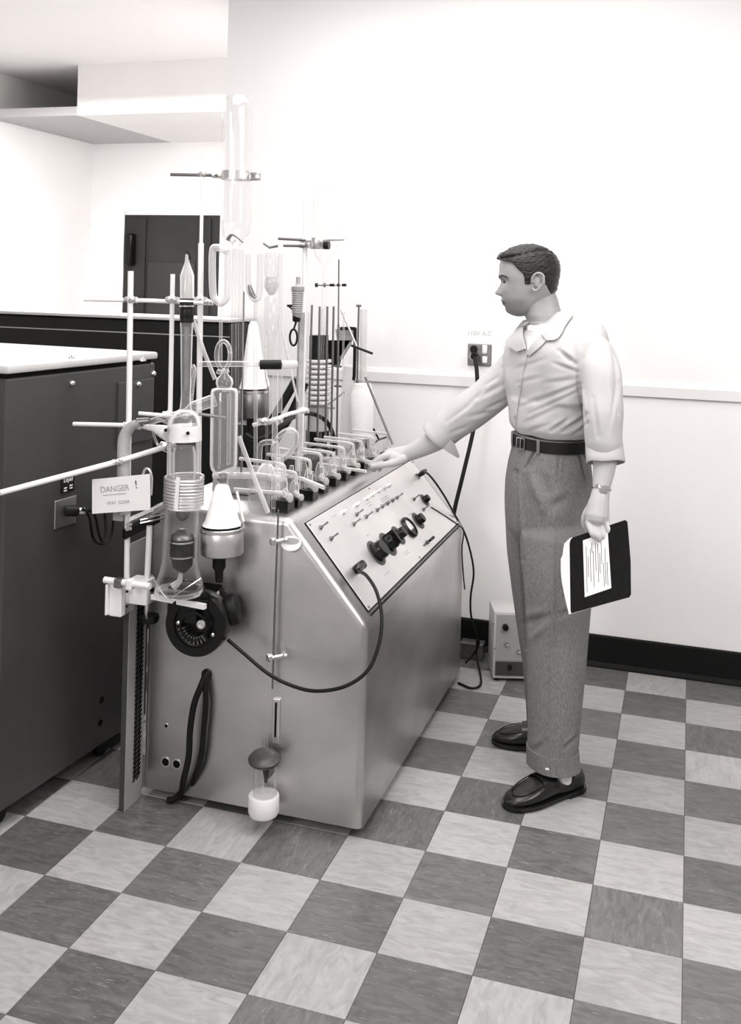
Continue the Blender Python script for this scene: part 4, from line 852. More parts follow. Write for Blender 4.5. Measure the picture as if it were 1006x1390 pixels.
skin2 = mat('lid_skin', .27, .5)
shirt_m = mat('cotton_shirt', .50, .85, var=.03, scale=9, bump=.10, bscale=26, spec=.2)
trous_m = mat('herringbone_wool', .175, .95, var=.36, scale=130, stretch=(5, 5, .6), bump=.12, bscale=160, bstretch=(3, 3, .5), spec=.1)
hair_m = mat('dark_hair', .011, .36, var=.6, scale=30, stretch=(.25, 2, 3), bump=.6, bscale=70, bstretch=(.25, 2, 3), spec=.35)
shoe_m = mat('dark_polished_leather', .009, .25, spec=.4)
belt_m = mat('black_belt_leather', .010, .4, spec=.25)
man = thing('person', 'man in a pale rolled sleeve shirt and grey pleated trousers standing with one arm on the stopcocks, folder in the other hand', 'person', MO)
man['label'] = 'man in pale rolled sleeve shirt and grey pleated trousers standing at the console'
body = MB()
# --- head: rows of (image y, front x, back x, half breadth in px)
HD = .0
hs = ppm(Q(718, 380, HD))
HT = np.array([(335.5, 712, 724, 2.5), (337.5, 703, 733, 12), (340, 695, 741, 19), (346, 685, 750, 27), (354, 680, 755, 31.5), (362, 678.6, 757, 33.2), (370, 678.6, 757.5, 33.8), (376, 678.8, 757, 33.5),
 (380, 679.6, 756.5, 33), (384, 681, 756, 32.3), (392, 681.2, 755, 30.6), (399, 681.4, 751, 28.6), (405, 682.2, 744, 26.8), (411, 683.4, 735, 24.8), (416, 685, 728, 23), (421, 687, 721, 20.5), (425, 690, 716, 16.5), (428, 695, 712, 11), (429.6, 701, 708, 4)])
MID = np.array([(335, 0), (352, 0), (360, .6), (370, .8), (374, 1.6), (377, 1.6), (381, .2), (384.5, .6), (389, 3.0), (394, 6.4), (397.5, 9.2), (399.6, 9.8), (401.4, 7.6), (402.8, 2.0), (404, .9), (406, 1.0), (408.2, 2.6), (410, 2.7), (411.2, .7), (412.4, 1.9), (414, 2.2), (416, .4), (418, -.4), (421, 1.0), (424, 1.4), (427, .4), (430, 0)])
SIG = np.array([(335, 9), (370, 10), (381, 4.5), (390, 4.5), (399, 6.0), (403, 6.0), (407, 9), (414, 9), (419, 9), (430, 10)])
ys = np.concatenate([np.arange(335.5, 372, 1.5), np.arange(372, 429.7, .8)]); NT = 96; vs = []
for y in ys:
    fx, bx, hw = [np.interp(y, HT[:, 0], HT[:, j]) for j in (1, 2, 3)]; mid = np.interp(y, MID[:, 0], MID[:, 1]); sg = np.interp(y, SIG[:, 0], SIG[:, 1])
    cxx = fx+(bx-fx)*.5; a_ = (bx-fx)/2
    for k in range(NT):
        t = 2*math.pi*k/NT; ct, st = math.cos(t), math.sin(t); ex = 2.35
        f = a_*math.copysign(abs(ct)**(2/ex), ct); l = hw*math.copysign(abs(st)**(2/ex), st)
        if ct > 0:
            f += mid*math.exp(-(l/sg)**2)
            for sd_ in (-1, 1):                                        # eye sockets and cheekbones
                f -= 4.2*math.exp(-((l-sd_*13.5)/6.2)**2-((y-382.5)/4.2)**2)
                f += 1.4*math.exp(-((l-sd_*17)/7)**2-((y-395)/6)**2)
                f += 1.2*math.exp(-((l-sd_*14)/8)**2-((y-375.5)/2.6)**2)
        base = Q(cxx, y, HD); vs.append(base+(-E1*f-E2*l)/hs)
nr = len(ys)
head = MB().add(vs, [(i*NT+k, i*NT+(k+1) % NT, (i+1)*NT+(k+1) % NT, (i+1)*NT+k) for i in range(nr-1) for k in range(NT)]+[tuple(range(NT-1, -1, -1)), tuple((nr-1)*NT+k for k in range(NT))])
body.v += head.v; body.f += head.f
# neck
loft(body, [ring(y, a, b, d, 10, .95, 32) for y, a, b, d in ((392, 722, 752, .0), (404, 716, 757, .0), (416, 712.5, 760, 0), (428, 711.5, 765, 0), (436, 715, 770, 0), (448, 718, 776, 0), (462, 716, 782, 0))])
# ears (left one towards the viewer)
for sd_ in (1, -1):
    off = sd_*31.5/hs
    c = Q(729, 382.5, HD)-E2*off
    loop = [c+E1*(a_/hs)+UZ*(b_/hs)-E2*sd_*(.006+h_) for a_, b_, h_ in ((-7, -2, 0), (-6.5, 5, .002), (-2, 10.5, .005), (4, 11, .009), (8.2, 7, .011), (8.0, 0, .010), (4.5, -6, .007), (0, -11, .004), (-4, -11.5, .002), (-6, -8, 0))]
    body.tube(loop, [.0032, .0045, .0042, .004, .0042, .0048, .0035], 8, smooth=5)
    body.sphere(c+E1*.001-E2*sd_*.002, (.014, .007, .021), 14, 10)
# torso core, arms, hands, legs
loft(body, [ring(y, a, b, 0, 28, .62, 28) for y, a, b in ((440, 722, 800), (470, 704, 806), (535, 700, 798), (590, 708, 790), (640, 700, 792), (700, 700, 795))])
for d, xs in ((-.085, ((745, 690), (756, 800), (756, 900), (750, 1000), (752, 1052))), (.10, ((735, 690), (733, 800), (738, 900), (745, 990), (747, 1012)))):
    limb(body, [Q(x, y, d+(-.08 if d < 0 else .08)*(y-690)/360) for x, y in xs], [.075, .068, .05, .042, .036])
# near (left) arm
NA = [Q(805, 486, -.13), Q(815, 520, -.17), Q(820, 575, -.20), Q(821, 625, -.235), Q(816.5, 662, -.26)]
limb(body, NA, [.042, .042, .041, .037, .0265])
hdN = -.285
body.sphere(Q(812, 690, hdN), (.033, .019, .045), 18, 12)
limb(body, [Q(816.5, 664, -.262), Q(814, 678, -.275), Q(811, 700, hdN)], [.026, .029, .036])
for a_ in (800, 808, 816, 823): limb(body, [Q(a_*.45+814*.55, 684, hdN-.006), Q(a_, 709.5, hdN-.010)], [.014, .0115], 12, 3)
fo_ = [((799, 710), (803.5, 722), (808, 729)), ((807, 712), (811, 725), (814.5, 733)), ((815.5, 712), (818.5, 724.5), (821, 731)), ((823.5, 709), (826.5, 718), (827.5, 725))]
for i, (a_, b2, c2) in enumerate(fo_):
    r0 = (.0098, .0102, .0098, .0085)[i]; k_ = .0
    limb(body, [Q(a_[0], a_[1], hdN-.010), Q(b2[0], b2[1], hdN-.032), Q((b2[0]+c2[0])/2, (b2[1]+c2[1])/2+1.5, hdN-.034), Q(c2[0], c2[1], hdN-.024)], [r0*1.1, r0, r0*.95, r0*.82], 12, 5)
limb(body, [Q(807, 684, hdN+.006), Q(797, 698, hdN+.022), Q(794, 711, hdN+.030), Q(799, 722, hdN+.034)], [.017, .0145, .012, .0095], 12, 5)
# far (right) arm reaching to the stopcocks
FA = [Q(702, 500, .14), Q(660, 545, .14), Q(622, 575, .15), Q(590, 598, .17), Q(552, 617, .19)]
limb(body, FA, [.055, .048, .044, .039, .0275])
hF = .195
body.sphere(Q(538, 620, hF), (.046, .040, .027), 18, 12)
limb(body, [Q(556, 615, .19), Q(545, 617, hF), Q(530, 619, hF)], [.0275, .030, .027])
kn = [((525, 618, .168), (512, 625, .164), (503, 631, .166), .0105), ((523, 619, .185), (511, 629, .182), (504, 637, .185), .0105), ((524, 618, .205), (513, 629, .204), (508, 638, .206), .0094), ((528, 621, .222), (519, 631, .222), (515, 638, .222), .0082)]
for a_, b2, c2, r0 in kn: limb(body, [Q(537, 618, (a_[2]+hF)/2), Q(*a_), Q(*b2), Q(*c2)], [r0*1.5, r0*1.25, r0*1.1, r0*.85], 12, 5)
limb(body, [Q(547, 623, .170), Q(535, 628, .158), Q(520, 631, .152), Q(506, 633, .154)], [.018, .014, .0115, .009], 12, 5)
bme = remesh(body, .0025, 1, .5); v, n = mesh_np(bme)
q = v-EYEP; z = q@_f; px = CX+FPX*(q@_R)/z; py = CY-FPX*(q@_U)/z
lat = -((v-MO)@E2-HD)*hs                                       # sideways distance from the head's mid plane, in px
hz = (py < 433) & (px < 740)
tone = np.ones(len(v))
tone -= .30*np.exp(-((py-410.8)/2.6)**2)*((lat**2 < 130) & hz & (px < 695))+.22*np.exp(-((py-411)/.9)**2)*((lat**2 < 220) & hz & (px < 695))+.6*np.exp(-((np.abs(lat)-4)/2.2)**2-((py-402)/1.4)**2)*(hz & (px < 690))         # lip colour, with shade painted into the mouth line and nostrils
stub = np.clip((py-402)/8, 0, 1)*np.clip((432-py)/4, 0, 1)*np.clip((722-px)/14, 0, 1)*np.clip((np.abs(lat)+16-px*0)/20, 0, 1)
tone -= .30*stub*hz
tone -= .5*np.exp(-((np.abs(lat)-13.5)/7)**2-((py-379.2)/1.2)**2)*(hz & (px < 697))   # upper lid line, brow shade painted in
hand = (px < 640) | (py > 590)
tone += .10*hand-.24*((py < 436) & ~hand)  # face darkened, arms lightened: shading put into the skin colour
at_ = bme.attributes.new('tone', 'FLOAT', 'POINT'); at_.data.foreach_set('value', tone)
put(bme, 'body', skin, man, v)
# eyes, brows
for sd_ in (1, -1):
    c = Q(688.2, 382.3, HD)-E2*sd_*13.5/hs
    e = MB().sphere(c, .0105, 16, 10).build('eye', M['inkg'], man); MB().sphere(c-E1*.0060-E2*sd_*.0040-UZ*.0002, .0056, 12, 8).build('iris', M['blk'], e)  # eyeball coloured grey to carry the brow's shade
    MB().sphere(c+UZ*.0052-E1*.0003, (.0112, .0112, .0075), 16, 10).build('eyelid', skin2, e)
    br_ = [Q(x, y, HD)-E2*sd_*l_/hs for x, y, l_ in ((678.2, 377.4, 5), (678.8, 375.6, 10), (681.5, 374.4, 17), (686.2, 375.2, 23), (690.5, 378.2, 27.2))]
    MB().tube(br_, [.0026, .004, .0038, .003, .0016], 8, smooth=5).build('eyebrow', hair_m, man)
# hair: a shell over the skull, thick inside the hairline and sunk under the skin outside it
HL = [(334, 676), (352, 676.5), (355.5, 679), (356.5, 695), (362, 699), (368, 704.5), (372, 710), (378, 711.5), (385, 711.6), (386, 716), (381, 719.5), (374, 724), (370, 731), (372, 737), (380, 741), (392, 743), (397, 746), (401, 750)]
vs = []; ysh = np.concatenate([np.arange(335.5, 340, .75), np.arange(340, 402, 1.0)]); NH = 180
def hairline_front(y, l):
    s_ = min(1, abs(l)/27.0)                                    # 0 at the mid line, 1 at the temple
    if y < 353.5: xf = 676.
    elif y < 357.5: xf = np.interp(y, (353.5, 357.5), (678, 696))
    elif y < 386: xf = np.interp(y, (357.5, 362, 368, 372, 378, 386), (696, 699.5, 705, 710, 711.5, 711.8))
    else: xf = np.interp(y, (386, 387, 392, 398, 402), (712, 741, 743, 746.5, 754))
    return xf
for y in ysh:
    fx, bx, hw = [np.interp(y, HT[:, 0], HT[:, j]) for j in (1, 2, 3)]; cxx = (fx+bx)/2; a_ = (bx-fx)/2
    for k in range(NH):
        t = 2*math.pi*k/NH; ct, st = math.cos(t), math.sin(t); ex = 2.35
        f = a_*math.copysign(abs(ct)**(2/ex), ct); l = hw*math.copysign(abs(st)**(2/ex), st); x = cxx-f
        xf = hairline_front(y, l); w_ = np.clip((x-xf)/2.4, -1, 1)
        ear = max(0, 1-((x-730)/10.5)**2-((y-383)/12.5)**2) if l*st > 0 else 0
        th = 3.0+1.6*np.clip((362-y)/22, 0, 1)                     # fuller on top
        th = np.interp(y, (335, 360, 378, 392, 401), (4.6, 3.6, 2.0, 1.0, .3))
        th += 3.2*math.exp(-((x-681)/7)**2-((y-349)/6)**2)            # the quiff
        yp = np.interp(x, (684, 706, 735, 752), (352.5, 347.5, 341.5, 345))           # the parting on his left side
        if l > 0: th -= 3.3*math.exp(-((y-yp)/1.5)**2)*np.clip((756-x)/10, 0, 1)
        th += .35*math.sin(x*.9+y*.8+l*.3)+.25*math.sin(y*1.9-x*.35)
        th = th*np.clip(w_, -.6, 1)-(2.5 if w_ < 0 else 0); th -= 9*ear
        dirv = np.array([f, l, max(0, (352-y)*1.6)]); dirv /= np.linalg.norm(dirv)+1e-6
        base = Q(cxx, y, HD); vs.append(base+(-E1*(f+dirv[0]*th)-E2*(l+dirv[1]*th)+UZ*dirv[2]*th)/hs)
nh = len(ysh)
hb = MB().add(vs, [(i*NH+k, i*NH+(k+1) % NH, (i+1)*NH+(k+1) % NH, (i+1)*NH+k) for i in range(nh-1) for k in range(NH)]+[tuple(range(NH-1, -1, -1)), tuple((nh-1)*NH+k for k in range(NH))])
hb.build('hair', hair_m, man, ang=80)
# --- shirt
sh = MB()
TT = [(424, 742, 782, .0), (430, 731, 803, .0), (437, 722, 814, 0), (446, 708, 821, 0), (458, 694, 824, 0), (472, 686, 824, 0), (490, 683, 822, 0), (512, 684, 818, 0), (535, 687, 813, 0), (560, 689, 809, 0), (578, 690, 805, 0), (586, 695, 800, 0), (593, 700, 796, 0)]
loft(sh, [ring(y, a, b, d, 28, .60 if y < 540 else .68, 48) for y, a, b, d in rows(TT, 5)])
limb(sh, [Q(798, 464, -.085), Q(809, 486, -.15), Q(816, 520, -.195), Q(819, 560, -.22), Q(820, 600, -.225)], [.052, .064, .0615, .0605, .0575], 24)
limb(sh, [Q(712, 492, .11), Q(688, 516, .14), Q(660, 541, .14), Q(628, 564, .15), Q(603, 584, .165)], [.070, .070, .066, .064, .058], 24)
sme = remesh(sh, .004, 5, .5); v, n = mesh_np(sme)
FOLD = [(759, 476, 781, 494, -.010, 2.6), (752, 493, 784, 505, -.006, 2.4), (740, 520, 786, 514, -.004, 3), (728, 545, 790, 521, -.006, 2.6), (705, 552, 740, 540, -.004, 3), (719, 562, 792, 528, -.005, 2.4), (712, 574, 760, 552, -.004, 3), (748, 585, 770, 570, -.009, 2.2), (764, 586, 798, 562, -.010, 2.6), (779, 590, 798, 574, -.008, 2.2),
 (716, 586, 745, 576, -.004, 2.4), (779, 452, 781, 500, -.006, 2.2), (782, 505, 796, 575, -.011, 2.2), (683, 500, 689, 540, -.010, 2.6), (690, 543, 660, 556, -.006, 2.6), (686, 520, 650, 540, -.006, 3), (676, 512, 655, 525, -.005, 2.6), (668, 560, 636, 566, -.005, 2.6), (655, 530, 632, 552, -.005, 2.8), (640, 548, 606, 572, -.005, 2.6), (636, 578, 612, 588, -.004, 2.4),
 (832, 470, 838, 560, -.005, 3), (818, 500, 826, 570, -.004, 3), (806, 540, 812, 592, -.005, 2.6), (838, 520, 826, 586, -.004, 2.4), (700, 500, 740, 488, -.003, 3), (703, 520, 735, 512, -.003, 3)]
v = creases(v, n, [(a, b, c, d, e*.85, f*1.1) for a, b, c, d, e, f in FOLD])
rng = np.random.default_rng(3)
for _ in range(16):
    kv = rng.normal(size=3)*np.array([18, 18, 26]); v = v+n*(.00075*np.sin(v@kv+rng.uniform(0, 6)))[:, None]
shirt = put(sme, 'shirt', shirt_m, man, v)
# front placket edge and buttons
def on_front(x, y, lift=0.0):
    k_ = np.argmin((pxs-x)**2+(pys-y)**2+np.where(fac > .1, 0, 1e6)); return v[k_]+n[k_]*lift, n[k_]
q = v-EYEP; z = q@_f; pxs = CX+FPX*(q@_R)/z; pys = CY-FPX*(q@_U)/z; fac = -(n*q).sum(1)/np.linalg.norm(q, axis=1)
pl_ = [on_front(x, y, .002)[0] for x, y in ((717, 480), (712.5, 500), (708, 524), (704, 548), (701, 572), (701, 588))]
MB().tube(pl_, .0022, 6, smooth=4).build('placket_edge', shirt_m, shirt)
for x, y in ((717.5, 479.5), (707, 524.5), (700, 565)):
    c, nn_ = on_front(x, y, .003); MB().lathe([(.0062, 0), (.0064, .002), (.005, .003), (.003, .0022), (0, .0022)], c, nn_, 14).build('button', M['tape'] if y > 500 else M['mid'], shirt)
# collar: near and far leaves lying on the shirt, white undershirt in the opening
def onf(x, y, h): return on_front(x, y, h)[0]
def neck_pt(x, y, dd=0.): 
    c_ = np.interp(y, (420, 436, 462), (738, 742, 748)); r_ = 27.5+(y-428)*.12; u = np.clip((x-c_)/r_, -1, 1); return Q(x, y, -math.sqrt(max(0, 1-u*u))*r_/hs-.004+dd)
tri = [(715.5, 441), (716, 450), (716.5, 460), (717, 469), (717.5, 477)], [(752, 441), (744, 449), (735, 459), (727, 468), (718.5, 477)]
mid_ = [((a[0]+b[0])/2, a[1]*.5+b[1]*.5) for a, b in zip(*tri)]
MB().strip([neck_pt(*a) if a[1] < 452 else onf(*a, .002) for a in tri[0]], [onf(*a, .003) for a in mid_], .002).strip([onf(*a, .003) for a in mid_], [onf(*a, .003) for a in tri[1]], .002).build('undershirt', M['paper'], man)
inn = [(768, 424), (761, 430), (755, 437), (749, 444), (743, 450), (738, 456)]
out_ = [(778, 431), (773, 438), (768, 446), (763, 455), (756, 463), (744, 464)]
midc = [((a[0]*.55+b[0]*.45), (a[1]*.55+b[1]*.45)) for a, b in zip(inn, out_)]
I_ = [onf(*a, .016) for a in inn]; O_ = [onf(*a, .007) for a in out_]; Mi = [onf(*a, .015) for a in midc]
MB().strip(catmull(I_, 4), catmull(Mi, 4), .004).strip(catmull(Mi, 4), catmull(O_, 4), .004).build('collar', shirt_m, shirt, ang=80)
pe = catmull([onf(x, y, .010) for x, y in ((755, 438), (745, 448), (735, 459), (726, 469), (717.5, 480))], 4); pf = catmull([onf(x, y, .004) for x, y in ((760, 442), (751, 453), (742, 464), (732, 474), (720, 484))], 4)
MB().strip(pe, pf, .004).build('front_facing', shirt_m, shirt, ang=80)
MB().strip(catmull([onf(*a, .004) for a in inn], 4), catmull([p for p in I_], 4), .003).build('collar_stand', shirt_m, shirt, ang=80)
inn = [(722, 433), (716.5, 437), (714.5, 448), (715, 461), (716.5, 475)]
out_ = [(713, 440), (708, 446), (700.5, 457), (691.5, 468.5), (704, 478)]
I_ = [Q(722, 433, .03)-E1*.004, neck_pt(717, 438, -.004), onf(714.5, 448, .014), onf(715, 461, .014), onf(716.5, 475, .010)]
O_ = [onf(714, 441, .016), onf(709, 447, .016), onf(701, 457, .016), onf(694, 468, .013)-E1*.008, onf(705, 478, .008)]
MB().strip(catmull(I_, 4), catmull(O_, 4), .004).build('collar', shirt_m, shirt, ang=80)
# rolled cuffs
def cuff(c, ax_, r0, r1, L_, tilt, m=shirt_m):
    ax_ = np.asarray(ax_, float); ax_ /= np.linalg.norm(ax_); mb = MB()
    mb.lathe([(r0*.80, 0), (r0, -.004), (r0*1.03, L_*.3), (r1*.98, L_*.8), (r1, L_), (r1*.95, L_+.003), (r1*.90, L_-.004), (r0*.80, L_*.4)], c, ax_+np.asarray(tilt), 28)
    mb.v = [tuple(np.array(p)+.0022*np.array([math.sin(31*p[2]+60*p[0]), math.sin(47*p[2]), math.sin(70*p[0]+20*p[2])])) for p in mb.v]
    return mb.build('cuff', m, shirt, ang=60)
a_, b2 = Q(820, 593, -.208), Q(821, 628, -.232); cuff(a_, b2-a_, .056, .060, np.linalg.norm(b2-a_)*.98, (.03, 0, 0))
a_, b2 = Q(608, 578, .16), Q(588, 597, .168); cuff(a_, b2-a_, .058, .060, .060, (0, 0, 0))
MB().strip([Q(598, 604, .125), Q(606, 612, .13), Q(622, 622, .15)], [Q(608, 592, .115), Q(618, 604, .12), Q(624, 619, .15)], .004).build('cuff_flap', shirt_m, shirt)
# --- trousers
tm = MB()
HP = [(590, 697, 798, 0.), (600, 696, 798.5, 0), (612, 694, 800, 0), (632, 689, 802.5, 0), (655, 685.5, 804.5, 0), (680, 684.5, 806, 0), (705, 685, 806, 0), (718, 687, 805, 0), (742, 703, 797, -.02)]
loft(tm, [ring(y, a, b, d, 24, .74, 48) for y, a, b, d in rows(HP, 6)])
NL = [(660, 728, 786, -.01), (690, 712, 801, -.045), (724, 705, 806, -.08), (763, 707, 805.5, -.10), (790, 710, 804, -.112), (819, 713, 802.5, -.12), (860, 714.6, 799, -.13), (903, 715.2, 795.5, -.145), (960, 715.8, 790, -.16), (1000, 716, 786.5, -.166), (1018, 716, 784.5, -.17), (1036, 715.6, 786.5, -.17)]
loft(tm, [ring(y, a, b, d, 40, .92, 40, 2.1) for y, a, b, d in rows(NL, 8)])
FL = [(668, 692, 760, .05), (694, 685.2, 768, .08), (750, 688, 768, .10), (805, 695, 768, .12), (869, 704, 768, .14), (903, 709.5, 770, .15), (960, 714, 771, .17), (1006, 716, 773, .18)]
loft(tm, [ring(y, a, b, d, 10, .95, 40, 2.1) for y, a, b, d in rows(FL, 8)])
tme = remesh(tm, .0045, 10, .5); v2, n2 = mesh_np(tme)
TF = [(729, 607, 713, 636, -.012, 2.0), (760, 611, 757, 655, -.006, 1.6), (786, 610, 799, 662, -.008, 1.8), (700, 640, 708, 760, -.012, 2.6), (708, 760, 714, 880, -.008, 2.4), (720, 640, 738, 690, .009, 7), (745, 690, 770, 676, -.004, 6), (752, 700, 748, 1030, .004, 3.0), (712, 846, 745, 836, -.005, 5), (722, 866, 740, 850, .004, 5), (780, 780, 798, 800, -.004, 5), (760, 835, 795, 824, -.004, 5), (768, 1015, 784, 1000, -.005, 3), (724, 1020, 740, 1008, -.003, 4)]
v2 = creases(v2, n2, [(a, b, c, d, e*1.5, f) for a, b, c, d, e, f in TF])
tr_ = put(tme, 'trousers', trous_m, man, v2)
# turn-up
for tab, ph, kk in (([(1014, 714.4, 786, -.17), (1027, 714.6, 787, -.17), (1038, 714.4, 788.5, -.17)], 40, .92), ([(990, 713.5, 775.5, .18), (1008, 714, 776, .18)], 10, .95)):
    rr_ = [ring(y, a, b, d, ph, kk, 40, 2.1) for y, a, b, d in tab]; cen = [r.mean(0) for r in rr_]
    inn = [c+(r-c)*.9 for r, c in zip(rr_, cen)]; mb = MB(); loft(mb, [inn[0], rr_[0]]+rr_[1:]+[inn[-1]], cap=False); mb.build('turn_up', trous_m, tr_)
MB().box(Q(742, 1025, -.17)-E2*.093, (.011, .002, .005), [E1, E2, UZ]).build('lint_fleck', M['paper'], tr_, smooth=False)
# belt with loops and buckle
bt = MB(); R0 = [ring(591.5, 693.5, 800.5, 0, 26, .72, 48), ring(606.5, 693.3, 801.2, 0, 26, .735, 48)]
cen = [r.mean(0) for r in R0]; loft(bt, [cen[0]+(R0[0]-cen[0])*.93, R0[0], R0[1], cen[1]+(R0[1]-cen[1])*.93], cap=False); belt = bt.build('belt', belt_m, man)
def on_belt(x, y, lift=.0):
    best = min(((abs(proj(p)[0]-x)+(1e3 if (p-cen[0])@E2 > 0.02 else 0)), i) for i, p in enumerate(R0[0]))[1]
    p = R0[0][best]+(R0[1][best]-R0[0][best])*((y-591.5)/15); o_ = p-cen[0]; o_[2] = 0; o_ /= np.linalg.norm(o_); return p+o_*lift, o_
for x in (733, 794, 697):
    p, o_ = on_belt(x, 599, .003); MB().rbox(p, (.010, .005, .046), [np.cross(UZ, o_), o_, UZ], .0015).build('belt_loop', trous_m, tr_)
p, o_ = on_belt(707, 599, .005); tx = np.cross(UZ, o_); mb = MB()
for e in (-1, 1): mb.box(p+tx*e*.019, (.004, .004, .036), [tx, o_, UZ]); mb.box(p+UZ*e*.017, (.040, .004, .004), [tx, o_, UZ])
mb.box(p, (.004, .005, .034), [tx, o_, UZ]).build('buckle', M['chrome'], belt, smooth=False)
# --- shoes: loafers
def shoe(heel, toe, label=None):
    heel, toe = np.array([*heel[:2], 0]), np.array([*toe[:2], 0]); ax_ = toe-heel; L_ = np.linalg.norm(ax_); ax_ /= L_; sdv = np.cross(UZ, ax_)
    g = thing_shoe = bpy.data.objects.new('shoe', None); COL.objects.link(g); g.parent = man; g.location = (0, 0, 0); ORG[g.name] = ORG[man.name]
    st = np.array([(0.0, .012, .052, .058), (.03, .026, .050, .060), (.10, .034, .046, .056), (.25, .035, .040, .047), (.36, .0355, .042, .052), (.42, .037, .05, .078), (.50, .040, .055, .079), (.56, .0425, .055, .074), (.68, .047, .050, .062), (.80, .0465, .044, .050), (.90, .039, .037, .041), (.96, .027, .031, .033), (1.0, .008, .022, .023)])
    NS = 28
    def sec(s_, grow=0., z0=.012, zc=None):
        hw, zs, ztp = [np.interp(s_, st[:, 0], st[:, j]) for j in (1, 2, 3)]; hw += grow; out = []
        bend = .006*math.sin(math.pi*s_)
        for i in range(NS):
            t = 2*math.pi*i/NS; cx1, sx1 = math.cos(t), math.sin(t)
            l = hw*math.copysign(abs(cx1)**.75, cx1); zz = z0+(ztp-z0)*(.5+.5*math.copysign(abs(sx1)**(.62 if sx1 < 0 else .9), sx1))
            out.append(heel+ax_*(s_*L_)+sdv*(l+bend)+UZ*zz)
        return out
    mb = MB(); loft(mb, [sec(s_) for s_ in np.linspace(0, 1, 34)]); mb.build('upper', shoe_m, g, ang=75)
    # apron seam ridge
    seam = [heel+ax_*(s_*L_)+sdv*(l+.004)+UZ*(zz+.001) for s_, l, zz in ((.44, .036, .062), (.56, .036, .064), (.68, .036, .058), (.80, .031, .050), (.88, .02, .0435), (.915, 0, .040), (.88, -.02, .0435), (.80, -.031, .050), (.68, -.036, .058), (.56, -.036, .064), (.44, -.036, .062))]
    MB().tube(seam, .0017, 8, smooth=5).build('apron_seam', shoe_m, g)
    a1 = [heel+ax_*(L_*.50)+sdv*(l+.005)+UZ*zz for l, zz in ((.042, .05), (.034, .070), (.018, .080), (0, .0825), (-.018, .080), (-.034, .070), (-.042, .05))]
    b1 = [p+ax_*L_*.12-UZ*.005 for p in a1]; MB().strip(catmull(a1, 4), catmull(b1, 4), .004).build('strap', shoe_m, g)
    a1 = [heel+ax_*(L_*.41)+sdv*(l+.005)+UZ*zz for l, zz in ((.026, .076), (.012, .085), (-.004, .087), (-.02, .083), (-.032, .07))]
    b1 = [p+ax_*L_*.13-UZ*.006 for p in a1]; MB().strip(catmull(a1, 4), catmull(b1, 4), .005).build('tongue', shoe_m, g)
    out = []
    for s_ in np.linspace(0, 1, 40): out.append((s_, np.interp(s_, st[:, 0], st[:, 1])+.005))
    poly = [heel+ax_*(s_*L_*1.02-.003)+sdv*(w_+.006*math.sin(math.pi*s_)) for s_, w_ in out]+[heel+ax_*(s_*L_*1.02-.003)+sdv*(-w_+.006*math.sin(math.pi*s_)) for s_, w_ in out[::-1]]
    MB().prism([p+UZ*.007 for p in poly], (0, 0, .009)).build('sole', shoe_m, g, smooth=False)
    poly = [p for p in poly if (p-heel)@ax_ < L_*.30]; fr = [p for p in (np.array(q_) for q_ in poly)]
    MB().prism(fr, (0, 0, .012)).build('heel', shoe_m, g, smooth=False)
    poly = [heel+ax_*(s_*L_)+sdv*w_*.9 for s_, w_ in out if s_ > .42]+[heel+ax_*(s_*L_)-sdv*w_*.9 for s_, w_ in out[::-1] if s_ > .42]
    MB().prism(poly, (0, 0, .008)).build('forepart', shoe_m, g, smooth=False)
    c = heel+ax_*L_*.29+UZ*.03
    MB().lathe([(.036, 0), (.035, .03), (.034, .06), (.034, .085)], c, (0, 0, 1), 20, 1.0).build('sock', M['paper'], g)
    return g
shoe(PZ(789, 1068, 0), PZ(686, 1099, 0)); shoe(PZ(775, 1018, 0), PZ(668, 1007, 0))
# wristwatch
wc_ = Q(816.5, 662, -.26); wa = Q(815, 678, -.27)-Q(820, 640, -.245); wa /= np.linalg.norm(wa)
wt = MB().lathe([(.0285, -.005), (.031, -.004), (.031, .004), (.0285, .005), (.0285, -.005)], wc_, wa, 24).build('watch_band', M['chrome'], man)
MB().lathe([(.014, -.002), (.015, 0), (.0135, .006), (0, .007)], wc_-E2*.029+E1*.004, -E2+E1*.2, 20).build('watch_face', M['alum'], wt)
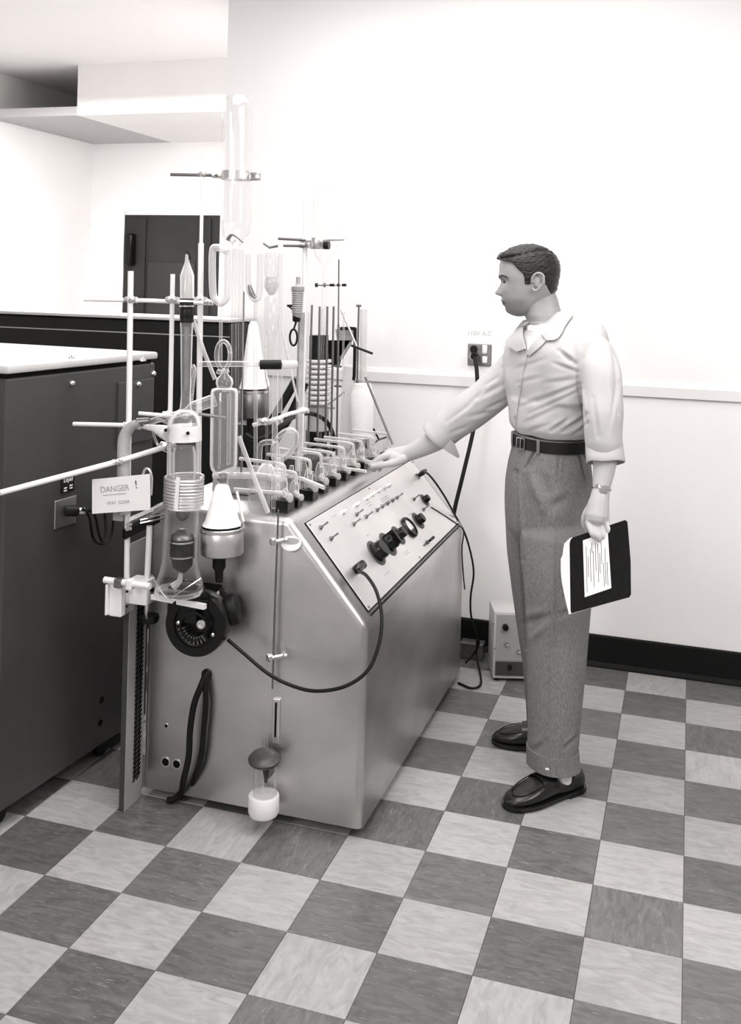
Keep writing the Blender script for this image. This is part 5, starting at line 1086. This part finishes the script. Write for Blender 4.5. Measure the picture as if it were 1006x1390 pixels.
# --- folder held in the hand
TLd, du, dv_ = -.235, -.115, -.125
TL, TR, BL, BR = Q(773, 731, TLd), Q(851, 705, TLd+du), Q(774.5, 832, TLd+dv_), Q(856, 800, TLd+du+dv_)
fo2 = thing('folder', 'dark covered booklet with a white label held in the man\'s hanging hand', 'folder', BL)
U_ = TR-TL; V_ = BL-TL; N_ = np.cross(U_, V_); N_ /= np.linalg.norm(N_); N_ = N_ if N_[1] < 0 else -N_
def fp(a_, b2, h_=0): return TL+U_*a_+V_*b2+N_*h_
cpoly = [fp(.06, 0), fp(.5, 0), fp(.97, 0), fp(1, .03), fp(1.02, .55), fp(1.0, .97), fp(.97, 1), fp(.4, 1), fp(.01, 1.0), fp(0, .96), fp(-.0, .4), fp(0, .07), fp(.02, .02)]
MB().prism(cpoly, -N_*.003).build('cover', mat('dark_card', .007, .7, var=.3, scale=60, spec=.1), fo2, smooth=False)
MB().prism([fp(.245, .09, .0004), fp(.675, .085, .0004), fp(.70, .83, .0004), fp(.255, .85, .0004)], N_*.0006).build('label_sheet', M['paper'], fo2, smooth=False)
mb = MB(); un, vn = U_/np.linalg.norm(U_), V_/np.linalg.norm(V_)
for i, (a_, b0, b1) in enumerate(((.30, .2, .8), (.33, .35, .6), (.37, .25, .5), (.37, .52, .66), (.40, .18, .3), (.42, .3, .75), (.46, .2, .55), (.50, .22, .7), (.53, .35, .6), (.56, .2, .5), (.59, .5, .78), (.62, .3, .75), (.65, .5, .8))):
    b2 = b0
    while b2 < b1: mb.box(fp(a_, b2, .0014), (.0016, .0075, .0006), [un, vn, N_]); b2 += .034
mb.build('printed_lines', M['ink'], fo2, smooth=False)['kind'] = 'stuff'
for j in range(5):      # the pages, fanned out behind the cover
    g_ = (j+1)/5; A = [fp(-.27*g_+.03, -.015, -.006-.006*j), fp(-.275*g_, .15, -.006-.006*j), fp(-.24*g_, .45, -.006-.004*j), fp(-.16*g_, .75, -.006-.003*j), fp(-.05*g_-.01, 1.0, -.005-.001*j)]
    B = [fp(.95, 0.01, -.005-.001*j), fp(.96, .2, -.005-.001*j), fp(.97, .5, -.005-.001*j), fp(.97, .8, -.005-.001*j), fp(.95, .98, -.005-.001*j)]
    MB().strip(catmull(A, 4), catmull(B, 4), .0012).build('page', M['paper'], fo2)
